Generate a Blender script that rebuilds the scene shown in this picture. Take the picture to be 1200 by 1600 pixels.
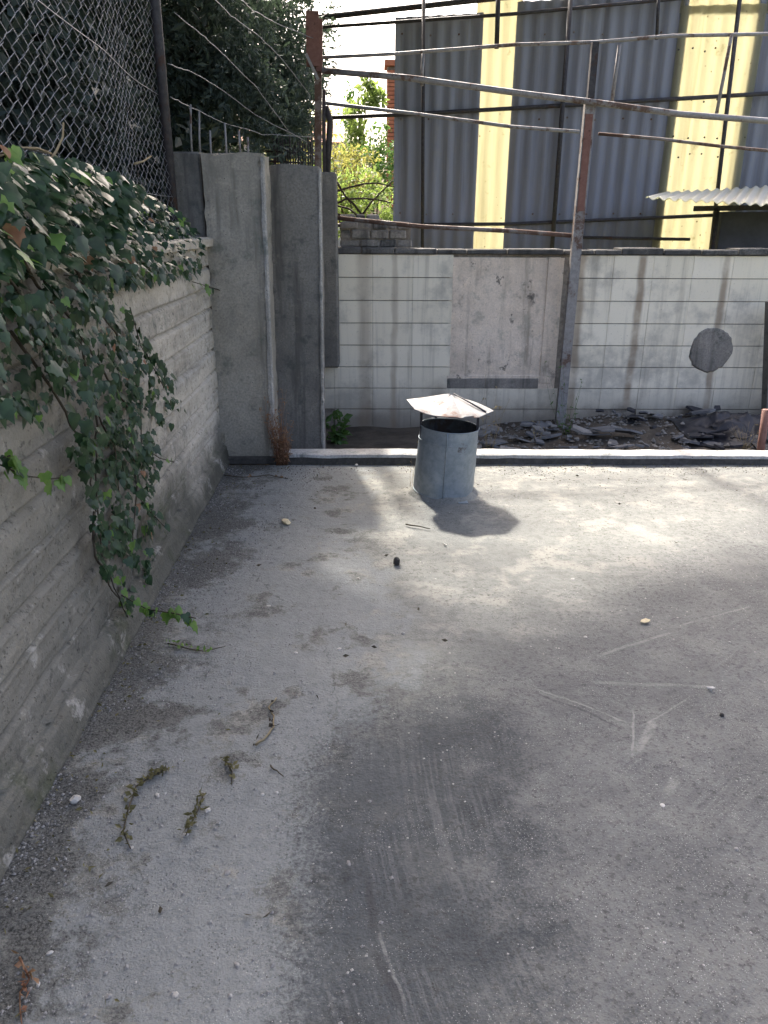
import bpy, math, random
from mathutils import Vector, Matrix, noise
random.seed(7)
S = bpy.context.scene
COL = S.collection
for o in list(bpy.data.objects): bpy.data.objects.remove(o)

# ------------------------------------------------------------------ camera, sky, sun, exposure
PITCH, YAW, ROLL = math.radians(20.56), math.radians(1.69), math.radians(0.3)
CAM = Vector((0, 0, 1.6))
CM = (Matrix.Rotation(-YAW, 3, 'Z') @ Matrix.Rotation(math.pi/2-PITCH, 3, 'X') @ Matrix.Rotation(ROLL, 3, 'Z'))
cd = bpy.data.cameras.new('camera'); cam = bpy.data.objects.new('camera', cd); COL.objects.link(cam)
cd.sensor_fit = 'HORIZONTAL'; cd.sensor_width = 36; cd.lens = 36; cd.clip_start = .05; cd.clip_end = 3000
cam.matrix_world = Matrix.Translation(CAM) @ CM.to_4x4()
S.camera = cam
try:
    S.cycles.max_bounces = 5; S.cycles.diffuse_bounces = 3; S.cycles.glossy_bounces = 2; S.cycles.transmission_bounces = 3; S.cycles.transparent_max_bounces = 4
except Exception: pass
SUN = Vector((-.115, .50, .56)).normalized()            # towards the sun
w = bpy.data.worlds.new('World'); S.world = w; w.use_nodes = True
wt = w.node_tree; bg = wt.nodes['Background']
sky = wt.nodes.new('ShaderNodeTexSky'); sky.sky_type = 'NISHITA'; sky.sun_disc = False
sky.sun_elevation = math.asin(SUN.z); sky.sun_rotation = math.atan2(SUN.x, SUN.y)
sky.air_density = .7; sky.dust_density = 9.0; sky.ozone_density = 0.0
wt.links.new(sky.outputs[0], bg.inputs[0]); bg.inputs[1].default_value = 0.15
sd = bpy.data.lights.new('sun', 'SUN'); sd.energy = 2.25; sd.angle = math.radians(2.6); sd.color = (1, .95, .87)
so = bpy.data.objects.new('sun', sd); COL.objects.link(so); so.rotation_euler = SUN.to_track_quat('Z', 'Y').to_euler()
vs = S.view_settings; vs.view_transform = 'Standard'; vs.look = 'None'; vs.exposure = 2.35; vs.gamma = 1; vs.use_curve_mapping = False

# ------------------------------------------------------------------ helpers
def ray(px, py): return CM @ Vector(((px-600)/1200, -(py-800)/1200, -1))
def onz(px, py, z=0): d = ray(px, py); return CAM + d*((z-CAM.z)/d.z)
def ony(px, py, y): d = ray(px, py); return CAM + d*(y/d.y)
def onx(px, py, x): d = ray(px, py); return CAM + d*(x/d.x)
R = random.random
def U(a, b): return random.uniform(a, b)
def fbm(p, o=4): return noise.fractal(Vector(p), .9, 2.0, o)
def sstep(a, b, x):
    t = max(0, min(1, (x-a)/(b-a))); return t*t*(3-2*t)

class MB:
    def __init__(s): s.v = []; s.f = []; s.sm = []
    def add(s, vs_, fs, smooth=False):
        n = len(s.v); s.v += [tuple(v) for v in vs_]; s.f += [tuple(i+n for i in f) for f in fs]; s.sm += [smooth]*len(fs); return s
    def box(s, a, b, m=None, bev=0.0):
        (x0, y0, z0), (x1, y1, z1) = a, b
        if bev:
            bx = MB(); P = []
            for ax in range(3):
                pass
            k = bev
            vs_, idx = [], {}
            for sx in (0, 1):
                for sy in (0, 1):
                    for sz in (0, 1):
                        X, Y, Z = (x0, x1)[sx], (y0, y1)[sy], (z0, z1)[sz]
                        ix, iy, iz = (k, -k)[sx], (k, -k)[sy], (k, -k)[sz]
                        for t, p in (('x', (X, Y+iy, Z+iz)), ('y', (X+ix, Y, Z+iz)), ('z', (X+ix, Y+iy, Z))):
                            idx[(sx, sy, sz, t)] = len(vs_); vs_.append(p)
            fs = []
            for q in (0, 1):
                r = ((0, 0), (1, 0), (1, 1), (0, 1))
                fs.append([idx[(q, i, j, 'x')] for i, j in r]); fs.append([idx[(i, q, j, 'y')] for i, j in r]); fs.append([idx[(i, j, q, 'z')] for i, j in r])
            for i in (0, 1):
                for j in (0, 1):
                    fs.append([idx[(i, j, 0, 'x')], idx[(i, j, 1, 'x')], idx[(i, j, 1, 'y')], idx[(i, j, 0, 'y')]])
                    fs.append([idx[(i, 0, j, 'x')], idx[(i, 1, j, 'x')], idx[(i, 1, j, 'z')], idx[(i, 0, j, 'z')]])
                    fs.append([idx[(0, i, j, 'y')], idx[(1, i, j, 'y')], idx[(1, i, j, 'z')], idx[(0, i, j, 'z')]])
                    for l in (0, 1): fs.append([idx[(i, j, l, t)] for t in 'xyz'])
        else:
            vs_ = [(x, y, z) for x in (x0, x1) for y in (y0, y1) for z in (z0, z1)]
            fs = [(0, 1, 3, 2), (4, 6, 7, 5), (0, 4, 5, 1), (2, 3, 7, 6), (0, 2, 6, 4), (1, 5, 7, 3)]
        if m: vs_ = [m @ Vector(v) for v in vs_]
        return s.add(vs_, fs)
    def tube(s, pts, r, n=6, smooth=True, caps=True):
        pts = [Vector(p) for p in pts]
        rs = r if isinstance(r, (list, tuple)) else [r]*len(pts)
        vs_, fs = [], []
        d0 = (pts[1]-pts[0]).normalized()
        u = d0.orthogonal().normalized()
        for i, p in enumerate(pts):
            d = (pts[min(i+1, len(pts)-1)]-pts[max(i-1, 0)]).normalized()
            u = (u-d*u.dot(d)).normalized(); v = d.cross(u)
            for k in range(n):
                a = 2*math.pi*k/n
                vs_.append(p+(u*math.cos(a)+v*math.sin(a))*rs[i])
        for i in range(len(pts)-1):
            for k in range(n):
                fs.append((i*n+k, i*n+(k+1) % n, (i+1)*n+(k+1) % n, (i+1)*n+k))
        if caps: fs += [tuple(range(n))[::-1], tuple(range((len(pts)-1)*n, len(pts)*n))]
        return s.add(vs_, fs, smooth)
    def bar(s, a, b, wd, ht):                 # rectangular steel section between two points
        a, b = Vector(a), Vector(b); d = (b-a).normalized()
        up = Vector((0, 0, 1)) if abs(d.z) < .8 else Vector((0, 1, 0))
        r = d.cross(up).normalized(); u = r.cross(d)
        vs_ = []
        for p in (a, b):
            for i, j in ((-1, -1), (1, -1), (1, 1), (-1, 1)): vs_.append(p+r*i*wd/2+u*j*ht/2)
        return s.add(vs_, [(0, 1, 2, 3)[::-1], (4, 5, 6, 7), (0, 1, 5, 4), (1, 2, 6, 5), (2, 3, 7, 6), (3, 0, 4, 7)])
    def build(s, name, m=None, parent=None, loc=None):
        me = bpy.data.meshes.new(name); me.from_pydata(s.v, [], s.f)
        me.polygons.foreach_set('use_smooth', s.sm)
        if m: me.materials.append(m)
        me.update()
        o = bpy.data.objects.new(name, me); COL.objects.link(o)
        if parent: o.parent = parent
        if loc is not None: o.location = loc
        return o
def fix_normals(o):
    import bmesh
    b = bmesh.new(); b.from_mesh(o.data); bmesh.ops.recalc_face_normals(b, faces=b.faces); b.to_mesh(o.data); b.free()
def empty(name, loc, label=None, cat=None, group=None):
    o = bpy.data.objects.new(name, None); COL.objects.link(o); o.location = loc; o.empty_display_size = .1
    if label: tag(o, label, cat, group)
    o['_l'] = 0; del o['_l']
    return o
def tag(o, label, cat, group=None):
    o['label'] = label; o['category'] = cat; o['kind'] = 'thing'
    if group: o['group'] = group
    return o
def kind(o, k): o['kind'] = k; return o
def part(mb, name, m, root):                    # geometry in world coordinates, parented to a root that may sit elsewhere
    o = mb.build(name, m); p = root; off = Vector()
    while p: off += p.location; p = p.parent
    o.data.transform(Matrix.Translation(-off)); o.parent = root
    return o
def grid(fn, nu, nv, smooth=True):
    mb = MB(); vs_ = [fn(i/nu, j/nv) for j in range(nv+1) for i in range(nu+1)]
    fs = [(j*(nu+1)+i, j*(nu+1)+i+1, (j+1)*(nu+1)+i+1, (j+1)*(nu+1)+i) for j in range(nv) for i in range(nu)]
    return mb.add(vs_, fs, smooth)
def inpoly(x, y, P):
    c = False; j = len(P)-1
    for i in range(len(P)):
        if (P[i][1] > y) != (P[j][1] > y) and x < (P[j][0]-P[i][0])*(y-P[i][1])/(P[j][1]-P[i][1])+P[i][0]: c = not c
        j = i
    return c

# ------------------------------------------------------------------ materials
class G:
    def __init__(s, name):
        s.m = bpy.data.materials.new(name); s.m.use_nodes = True; s.t = s.m.node_tree; s.b = s.t.nodes['Principled BSDF']
        s.geo = s.t.nodes.new('ShaderNodeNewGeometry'); s.tc = s.t.nodes.new('ShaderNodeTexCoord')
        s.pos = s.geo.outputs['Position']; s.obj = s.tc.outputs['Object']
    def n(s, ty, **kw):
        n = s.t.nodes.new(ty)
        for k, v in kw.items(): setattr(n, k, v)
        return n
    def put(s, sock, v):
        if v is None: return
        if isinstance(v, bpy.types.NodeSocket): s.t.links.new(v, sock)
        elif isinstance(v, (tuple, list)) and len(v) == 3 and sock.type == 'RGBA': sock.default_value = (*v, 1)
        else: sock.default_value = v
    def noise(s, sc, det=5, rough=.6, vec=None, dist=0, col=False):
        n = s.n('ShaderNodeTexNoise'); s.put(n.inputs['Vector'], vec if vec is not None else s.pos)
        n.inputs['Scale'].default_value = sc; n.inputs['Detail'].default_value = det; n.inputs['Roughness'].default_value = rough; n.inputs['Distortion'].default_value = dist
        return n.outputs['Color' if col else 'Fac']
    def vor(s, sc, vec=None, feat='F1', out='Distance', rnd=1):
        n = s.n('ShaderNodeTexVoronoi', feature=feat); s.put(n.inputs['Vector'], vec if vec is not None else s.pos)
        n.inputs['Scale'].default_value = sc; n.inputs['Randomness'].default_value = rnd
        return n.outputs[out]
    def map(s, vec=None, scale=(1, 1, 1), rot=(0, 0, 0), loc=(0, 0, 0)):
        n = s.n('ShaderNodeMapping'); s.put(n.inputs[0], vec if vec is not None else s.pos)
        n.inputs['Scale'].default_value = scale; n.inputs['Rotation'].default_value = rot; n.inputs['Location'].default_value = loc
        return n.outputs[0]
    def math(s, op, a, b=None, c=None, clamp=False):
        n = s.n('ShaderNodeMath', operation=op, use_clamp=clamp); s.put(n.inputs[0], a); s.put(n.inputs[1], b); s.put(n.inputs[2], c); return n.outputs[0]
    def rng(s, v, a, b, c=0., d=1., smooth=True):
        n = s.n('ShaderNodeMapRange', interpolation_type='SMOOTHSTEP' if smooth else 'LINEAR')
        s.put(n.inputs[0], v)
        for i, x in enumerate((a, b, c, d)): n.inputs[i+1].default_value = x
        return n.outputs[0]
    def mix(s, f, a, b, mode='MIX'):
        n = s.n('ShaderNodeMix', data_type='RGBA', blend_type=mode); s.put(n.inputs[0], f); s.put(n.inputs[6], a); s.put(n.inputs[7], b); return n.outputs[2]
    def ramp(s, f, stops):
        n = s.n('ShaderNodeValToRGB'); s.put(n.inputs[0], f); e = n.color_ramp.elements
        while len(e) < len(stops): e.new(.5)
        for el, (p, c) in zip(e, stops): el.position = p; el.color = (*c, 1)
        return n.outputs[0]
    def xyz(s, vec=None):
        n = s.n('ShaderNodeSeparateXYZ'); s.put(n.inputs[0], vec if vec is not None else s.pos); return n.outputs
    def rand(s): return s.n('ShaderNodeObjectInfo').outputs['Random']
    def bump(s, h, st=.5, d=.01, prev=None):
        n = s.n('ShaderNodeBump'); s.put(n.inputs['Height'], h); n.inputs['Strength'].default_value = st; n.inputs['Distance'].default_value = d
        if prev: s.put(n.inputs['Normal'], prev)
        return n.outputs[0]
    def done(s, col, rough=.85, nor=None, spec=.3, metal=0):
        s.put(s.b.inputs['Base Color'], col); s.put(s.b.inputs['Roughness'], rough); s.b.inputs['Specular IOR Level'].default_value = spec
        s.put(s.b.inputs['Metallic'], metal)
        if nor: s.put(s.b.inputs['Normal'], nor)
        return s.m

def mat_concrete(name, c1, c2, c3, streak=.6, bump=.5, board=False, soft=1.0):
    g = G(name)
    big = g.noise(1.3, 4, .65); med = g.noise(9, 5, .7); fine = g.noise(70, 2, .7)
    st = g.noise(6, 4, .6, g.map(scale=(1.6, 1.6, .12)))
    c = g.ramp(big, [(.3, c1), (.5, c2), (.72, c3)])
    c = g.mix(g.rng(st, .5, .72, 0, min(1, soft+.2)), c, (c1[0]*.5, c1[1]*.5, c1[2]*.5)) if streak else c
    c = g.mix(g.math('MULTIPLY', g.rng(med, .52, .75), .55), c, (c3[0]*1.15, c3[1]*1.12, c3[2]*1.05))
    c = g.mix(g.math('MULTIPLY', g.rng(med, .48, .30), .85*soft), c, (c1[0]*.5, c1[1]*.6, c1[2]*.6))
    c = g.mix(g.rng(fine, .35, .68, 0, .5*soft), c, (c2[0]*.55, c2[1]*.55, c2[2]*.55))
    pit = g.rng(g.vor(38), .05, .16)
    c = g.mix(g.math('MULTIPLY', g.math('SUBTRACT', 1., pit), g.rng(med, .5, .6)), c, (.035, .033, .03))
    if soft < 1 and not board:
        c = g.mix(g.rng(g.noise(3.2, 5, .75, g.map(loc=(1, 5, 2))), .55, .68, 0, .65), c, (.17, .155, .135))
        c = g.mix(g.rng(g.noise(7.5, 4, .7, g.map(loc=(6, 1, 2))), .62, .70, 0, .8), c, (.09, .084, .074))
    if board:
        wd = g.noise(7, 5, .65, g.map(scale=(1, .28, 3.2)))
        c = g.mix(g.rng(wd, .45, .7, 0, .5), c, (c1[0]*.62, c1[1]*.6, c1[2]*.56))
        z = g.xyz()[2]
        bt = g.noise(1, 1, .5, g.map(scale=(0, .35, 7.6)))
        c = g.mix(g.rng(bt, .35, .65, 0, .45), c, (c3[0]*1.05, c3[1]*1.02, c3[2]*.97))
        damp = g.math('ADD', z, g.math('MULTIPLY', g.math('SUBTRACT', big, .5), .8))
        c = g.mix(g.rng(damp, .42, .04, 0, .9), c, (.055, .055, .043))
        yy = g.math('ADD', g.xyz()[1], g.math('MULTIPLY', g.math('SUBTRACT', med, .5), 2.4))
        near_dark = g.math('MULTIPLY', g.rng(yy, 4.4, 2.7), g.rng(g.math('ADD', z, g.math('MULTIPLY', g.math('SUBTRACT', big, .5), 1.2)), 1.5, .5, .25, .75))  # tone darkens towards the near end of the wall, more so low down
        c = g.mix(near_dark, c, g.mix(fine, (.075, .072, .058), (.16, .152, .128)))
        c = g.mix(g.math('MULTIPLY', g.rng(g.noise(22, 4, .75), .55, .68), .7), c, (.06, .056, .048))
        c = g.mix(g.math('MULTIPLY', g.rng(g.noise(6, 5, .75, g.map(loc=(3, 3, 3))), .56, .68), .5), c, (.50, .47, .42))
        moss = g.math('MULTIPLY', g.rng(g.noise(4.5, 6, .7), .53, .66), g.rng(damp, .8, .1, 0, .55))
        c = g.mix(moss, c, (.06, .068, .035))
    h = g.math('ADD', g.math('MULTIPLY', fine, .35), g.math('ADD', g.math('MULTIPLY', med, .9), g.math('MULTIPLY', pit, .5)))
    return g.done(c, .9, g.bump(h, bump, .012), .2)

def mat_floor():
    g = G('terrace_cement')
    x, y, z = g.xyz()
    def turn(rz, sc, loc=(0, 0, 0)): return g.map(g.map(rot=(0, 0, rz), loc=loc), scale=sc)
    def seg(a, b, wd, rag=.6):              # distance to a scratch between two points of the floor
        a, b = onz(*a), onz(*b); d = (b-a); L_ = d.length; d.normalize()
        u = g.math('ADD', g.math('MULTIPLY', g.math('SUBTRACT', x, a.x), d.x), g.math('MULTIPLY', g.math('SUBTRACT', y, a.y), d.y))
        v = g.math('ADD', g.math('MULTIPLY', g.math('SUBTRACT', x, a.x), -d.y), g.math('MULTIPLY', g.math('SUBTRACT', y, a.y), d.x))
        v = g.math('ADD', v, g.math('MULTIPLY', g.math('SUBTRACT', n2, .5), .05))
        m = g.math('MULTIPLY', g.rng(g.math('ABSOLUTE', v), wd, wd*.35), g.math('MULTIPLY', g.rng(u, -.01, .05), g.rng(u, L_, L_-.08)))
        return g.math('MULTIPLY', m, g.rng(n3, .35, .55, 1-rag, 1))
    n1 = g.noise(.9, 4, .6); n2 = g.noise(3.6, 5, .68); n3 = g.noise(19, 4, .72); n4 = g.noise(120, 2, .7); n5 = g.noise(2.0, 5, .6, g.map(loc=(7, 3, 1)))
    n6 = g.noise(46, 3, .75, g.map(loc=(2, 2, 2)))
    warp = g.math('SUBTRACT', n2, .5); warpb = g.math('SUBTRACT', n5, .5)
    c = g.ramp(n1, [(.3, (0.140, 0.142, 0.134)), (.52, (0.175, 0.178, 0.164)), (.72, (0.220, 0.221, 0.203))])
    c = g.mix(g.rng(n3, .42, .66, 0, .7), c, (0.116, 0.116, 0.108))
    c = g.mix(g.rng(n2, .50, .62, 0, .7), c, (0.262, 0.255, 0.223))            # pale cement dust
    c = g.mix(g.math('MULTIPLY', g.rng(n6, .54, .66), g.rng(n5, .38, .6, .15, .8)), c, (0.078, 0.074, 0.065))
    # smooth grey skim coat on the left half, with a torn edge
    d1 = g.math('ADD', x, g.math('ADD', g.math('MULTIPLY', warp, 1.0), g.math('MULTIPLY', warpb, .9)))
    skim = g.math('MULTIPLY', g.rng(d1, -.77, -.72), g.rng(d1, .16, .02))
    holes = g.noise(4.2, 6, .72, g.map(loc=(2, 9, 4)))
    skim = g.math('MULTIPLY', skim, g.rng(holes, .575, .545))
    sk = g.mix(g.rng(n3, .35, .65), (0.170, 0.178, 0.175), (0.205, 0.214, 0.209))
    sk = g.mix(g.rng(n6, .56, .70, 0, .5), sk, (0.119, 0.123, 0.119))
    c = g.mix(g.math('MULTIPLY', skim, .9), c, sk)
    # dark grit gathered along the foot of the wall
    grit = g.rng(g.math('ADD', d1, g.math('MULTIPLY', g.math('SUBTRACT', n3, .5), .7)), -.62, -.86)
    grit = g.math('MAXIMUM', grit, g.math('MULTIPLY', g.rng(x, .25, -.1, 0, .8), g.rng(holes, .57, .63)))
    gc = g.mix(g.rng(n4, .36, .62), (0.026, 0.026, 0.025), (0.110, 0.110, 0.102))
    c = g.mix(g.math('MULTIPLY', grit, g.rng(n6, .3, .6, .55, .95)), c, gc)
    # bituminous coat on the near right, combed in streaks, darkest along its left
    l1 = g.math('SUBTRACT', g.math('MULTIPLY', x, .72), g.math('MULTIPLY', g.math('SUBTRACT', y, 2.2), .85))
    l1 = g.math('ADD', l1, g.math('ADD', g.math('MULTIPLY', warp, .6), g.math('MULTIPLY', warpb, .35)))
    l2 = g.math('ADD', x, g.math('ADD', g.math('MULTIPLY', warp, .22), g.math('MULTIPLY', g.math('SUBTRACT', n3, .5), .10)))
    eg = g.math('ADD', g.math('MULTIPLY', g.math('SUBTRACT', n6, .5), .55), g.math('MULTIPLY', g.math('SUBTRACT', n4, .5), .45))
    mem = g.math('MULTIPLY', g.rng(g.math('ADD', l1, eg), -.30, .26), g.rng(g.math('ADD', l2, g.math('MULTIPLY', eg, .6)), -.27, -.07))
    selB = g.rng(g.math('ADD', x, g.math('ADD', g.math('MULTIPLY', warp, .9), g.math('MULTIPLY', eg, .8))), .22, .62)
    bit = g.mix(selB, g.mix(g.rng(n2, .35, .65), (0.020, 0.025, 0.031), (0.052, 0.058, 0.061)), g.mix(g.rng(n2, .35, .65), (0.076, 0.077, 0.077), (0.126, 0.127, 0.123)))
    dy = g.math('SUBTRACT', 2.0, y); xc = g.math('SUBTRACT', x, g.math('MULTIPLY', g.math('MULTIPLY', dy, dy), .16))
    cv = g.n('ShaderNodeCombineXYZ'); g.put(cv.inputs[0], g.math('ADD', xc, g.math('MULTIPLY', warp, .03))); g.put(cv.inputs[1], y)
    cA = g.noise(1.0, 3, .65, g.map(cv.outputs[0], scale=(70, 1.6, 1)), .4); cB = g.noise(1.0, 3, .6, turn(-.72, (3.0, 52, 1)), .6)
    comb = g.rng(g.mix(selB, cA, cB), .44, .60)
    combm = g.math('MULTIPLY', mem, g.rng(g.noise(2.6, 5, .65, g.map(loc=(3, 8, 1))), .42, .62, .08, 1))
    bit = g.mix(g.math('MULTIPLY', g.math('MULTIPLY', comb, combm), .5), bit, (0.149, 0.151, 0.145))
    grain = g.rng(n4, .38, .66)
    bit = g.mix(g.math('MULTIPLY', grain, g.rng(selB, 0, 1, .2, .45)), bit, (0.131, 0.134, 0.129)); bit = g.mix(g.rng(n6, .5, .68, 0, .65), bit, (0.037, 0.037, 0.037))
    c = g.mix(g.math('MULTIPLY', mem, .85), c, bit)
    # white specks and dark specks
    sp = g.math('MULTIPLY', g.rng(g.vor(150), .24, .10), g.rng(g.math('ADD', g.noise(5, 5, .75, g.map(loc=(1, 4, 8))), g.math('MULTIPLY', g.math('MULTIPLY', mem, selB), .06)), .45, .60))
    c = g.mix(g.math('MULTIPLY', sp, .8), c, (0.370, 0.371, 0.343))
    dk = g.math('MULTIPLY', g.rng(g.vor(85, g.map(loc=(3, 1, 0))), .24, .10), g.rng(g.noise(4, 6, .75, g.map(loc=(5, 2, 3))), .45, .58))
    c = g.mix(g.math('MULTIPLY', dk, .8), c, (0.030, 0.029, 0.026))
    # scrapes and scuffs
    for a, b, wd, k in (((830, 1073), (995, 1132), .006, .6), ((990, 1104), (990, 1192), .006, .7), ((998, 1134), (1088, 1088), .005, .5), ((1026, 1122), (993, 1182), .022, .7), ((1058, 1208), (1036, 1248), .020, .6), ((935, 1024), (1065, 984), .010, .5), ((1060, 978), (1180, 945), .007, .5), ((590, 1448), (640, 1600), .006, .5), ((920, 1065), (1130, 1074), .013, .4)):
        c = g.mix(g.math('MULTIPLY', seg(a, b, wd, .85), k*.75), c, (0.274, 0.272, 0.250))
    for a, b, wd, k in (((572, 1365), (588, 1480), .016, .75), ((588, 1480), (632, 1600), .016, .75), ((836, 1082), (990, 1142), .008, .6)):
        m = seg(a, b, wd, .3)
        c = g.mix(g.math('MULTIPLY', m, k), c, (0.045, 0.045, 0.046))
    # hairline cracks
    cr = g.n('ShaderNodeTexVoronoi', feature='DISTANCE_TO_EDGE'); g.put(cr.inputs['Vector'], g.mix(.22, g.pos, g.noise(2.5, 5, .7, col=True))); cr.inputs['Scale'].default_value = 1.3
    crk = g.math('MULTIPLY', g.rng(cr.outputs['Distance'], .005, .0015), g.rng(n5, .54, .62))
    c = g.mix(g.math('MULTIPLY', crk, .5), c, (0.042, 0.041, 0.036))
    h = g.math('ADD', g.math('ADD', g.math('MULTIPLY', n3, .8), g.math('MULTIPLY', n6, .6)), g.math('MULTIPLY', n4, .6))
    rough = .85
    return g.done(c, rough, g.bump(h, .75, .010), .25)

def mat_tile():
    g = G('glazed_tile'); r = g.rand()
    c = g.mix(r, (.72, .655, .53), (.78, .715, .59))
    z = g.xyz()[2]
    st = g.noise(5, 5, .62, g.map(scale=(2.2, 1, .10))); st2 = g.noise(14, 4, .6, g.map(scale=(2.0, 1, .06), loc=(4, 0, 0)))
    bl = g.noise(2.2, 6, .65)
    c = g.mix(g.rng(st, .50, .72, 0, .48), c, (.26, .225, .18))
    c = g.mix(g.rng(st2, .56, .74, 0, .28), c, (.26, .24, .215))
    c = g.mix(g.rng(bl, .5, .7, 0, .6), c, (.26, .245, .22))
    c = g.mix(g.rng(g.math('ADD', z, g.math('MULTIPLY', g.math('SUBTRACT', bl, .5), .9)), .28, -.22, 0, .85), c, (.13, .11, .092))
    # rust runs below the frame fixings
    xx = g.xyz()[0]
    wob = g.math('MULTIPLY', g.math('SUBTRACT', g.noise(2, 3, .5), .5), .10)
    for x0, wd, a in ((2.52, .055, .75), (3.28, .05, .7), (.30, .04, .45), (1.98, .06, .6), (.02, .09, .4)):
        d = g.math('ABSOLUTE', g.math('ADD', g.math('SUBTRACT', xx, x0), wob))
        m = g.math('MULTIPLY', g.rng(d, wd, wd*.25), g.rng(g.noise(3, 4, .6, g.map(loc=(x0, 0, 0))), .3, .62, .25, a))
        c = g.mix(m, c, (.19, .125, .075))
    f = g.noise(60, 4, .7)
    c = g.mix(g.rng(f, .60, .75, 0, .5), c, (.11, .10, .09))
    return g.done(c, g.rng(bl, .3, .7, .32, .75), g.bump(g.noise(9, 4, .6), .12, .01), .45)

def mat_sheet():
    g = G('fibre_cement_sheet'); r = g.rand()
    st = g.noise(4.5, 5, .65, g.map(scale=(2.4, 2.4, .10)))
    c = g.mix(r, (.215, .226, .272), (.265, .277, .318))
    c = g.mix(g.rng(st, .42, .72, 0, .75), c, (.155, .155, .17))
    c = g.mix(g.rng(g.noise(3, 6, .7), .5, .7, 0, .4), c, (.27, .265, .26))
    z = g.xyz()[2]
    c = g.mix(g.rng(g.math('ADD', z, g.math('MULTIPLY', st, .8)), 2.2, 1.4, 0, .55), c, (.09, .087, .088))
    return g.done(c, .8, g.bump(g.noise(40, 4, .6), .25, .006), .25)
def mat_yellow():
    g = G('yellow_fibreglass')
    st = g.noise(4, 5, .6, g.map(scale=(2.6, 2.6, .09))); bl = g.noise(5, 6, .7)
    c = g.mix(g.rng(st, .48, .74, 0, .7), (.53, .515, .40), (.40, .375, .27))
    c = g.mix(g.rng(bl, .58, .74, 0, .6), c, (.25, .215, .11))
    sp = g.math('MULTIPLY', g.rng(g.vor(11), .14, .07), g.rng(g.noise(2.2, 3, .6), .5, .6))
    c = g.mix(g.math('MULTIPLY', sp, .8), c, (.10, .075, .03))
    g.done(c, .55, None, .3)
    t = g.n('ShaderNodeBsdfTranslucent'); g.put(t.inputs[0], c); mx = g.n('ShaderNodeMixShader'); mx.inputs[0].default_value = .72
    out = g.t.nodes['Material Output']; g.t.links.new(g.b.outputs[0], mx.inputs[1]); g.t.links.new(t.outputs[0], mx.inputs[2]); g.t.links.new(mx.outputs[0], out.inputs[0])
    return g.m
def mat_metal(name, c1, c2, rust, amt=.5, rough=.55, metal=.35, sc=5):
    g = G(name)
    a = g.noise(sc, 6, .7); b = g.noise(sc*6, 5, .7)
    c = g.mix(g.rng(b, .35, .65), c1, c2)
    m = g.rng(g.math('ADD', a, g.math('MULTIPLY', g.math('SUBTRACT', b, .5), .35)), .72-amt*.45, .84-amt*.45)
    c = g.mix(m, c, g.mix(b, rust, (rust[0]*.45, rust[1]*.4, rust[2]*.4)))
    return g.done(c, g.mix(m, (rough,)*3, (.9,)*3), g.bump(b, .25, .004), .4, g.math('MULTIPLY', g.math('SUBTRACT', 1., m), metal))
def mat_leaf(name, c1, c2, c3, trans=.3, rough=.42, spec=.5):
    g = G(name)
    n_ = g.noise(3.5, 3, .6); r = g.rng(g.noise(31, 2, .5), .38, .62)
    c = g.mix(n_, c1, c2); c = g.mix(g.math('MULTIPLY', r, .55), c, c3)
    g.done(c, rough, None, spec)
    t = g.n('ShaderNodeBsdfTranslucent'); g.put(t.inputs[0], g.mix(.5, c, (c3[0]*1.3, c3[1]*1.5, c3[2]*.7))); mx = g.n('ShaderNodeMixShader'); mx.inputs[0].default_value = trans
    out = g.t.nodes['Material Output']; g.t.links.new(g.b.outputs[0], mx.inputs[1]); g.t.links.new(t.outputs[0], mx.inputs[2]); g.t.links.new(mx.outputs[0], out.inputs[0])
    return g.m
def mat_plain(name, c, c2=None, rough=.85, sc=12, bump=.3, objc=False):
    g = G(name); n_ = g.noise(sc, 6, .7, g.obj if objc else None)
    col = g.mix(g.rng(n_, .3, .7), c, c2 or tuple(k*.55 for k in c))
    return g.done(col, rough, g.bump(n_, bump, .01), .25)

M = {}
M['floor'] = mat_floor()
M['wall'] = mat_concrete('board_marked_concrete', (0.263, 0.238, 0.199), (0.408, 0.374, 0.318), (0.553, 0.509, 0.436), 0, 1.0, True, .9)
M['pillar'] = mat_concrete('pillar_concrete', (0.234, 0.216, 0.180), (0.310, 0.286, 0.241), (0.386, 0.358, 0.305), .6, .45)
M['pillar2'] = mat_concrete('dark_pillar_concrete', (0.133, 0.126, 0.116), (0.186, 0.176, 0.159), (0.245, 0.231, 0.205), .6, .45)
M['pale'] = mat_concrete('pale_mortar', (.24, .23, .21), (.33, .315, .29), (.42, .40, .365), 0, .9)
M['kerbw'] = mat_concrete('white_kerb_mortar', (.20, .195, .185), (.36, .355, .34), (.50, .495, .48), 0, .8)
M['kerbd'] = mat_plain('kerb_face', (.085, .08, .075), (.045, .043, .04), .9, 20, .6)
M['plaster'] = mat_concrete('bare_render', (.56, .465, .375), (.72, .61, .505), (.82, .71, .60), .35, 1.0, False, .6)
M['core'] = mat_plain('tile_mortar', (.30, .265, .22), (.15, .13, .11), .95, 18, .6)
M['coping'] = mat_concrete('old_coping', (.06, .058, .058), (.10, .097, .095), (.20, .195, .185), .4, .9)
M['stone'] = mat_concrete('masonry_stone', (.15, .138, .125), (.25, .232, .21), (.36, .335, .305), .3, 1.0)
M['tile'] = mat_tile(); M['sheet'] = mat_sheet(); M['yellow'] = mat_yellow()
M['zinc'] = mat_metal('galvanised_zinc', (.20, .235, .26), (.27, .305, .33), (.13, .115, .10), .22, .5, .55, 4)
M['zincin'] = mat_metal('dark_zinc', (.05, .055, .06), (.08, .085, .09), (.06, .045, .035), .5, .8, .2)  # darker zinc for the inside of the barrel
M['cap'] = mat_metal('weathered_cap', (.215, .206, .20), (.28, .27, .262), (.27, .19, .15), .40, .7, .15, 7)
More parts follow.
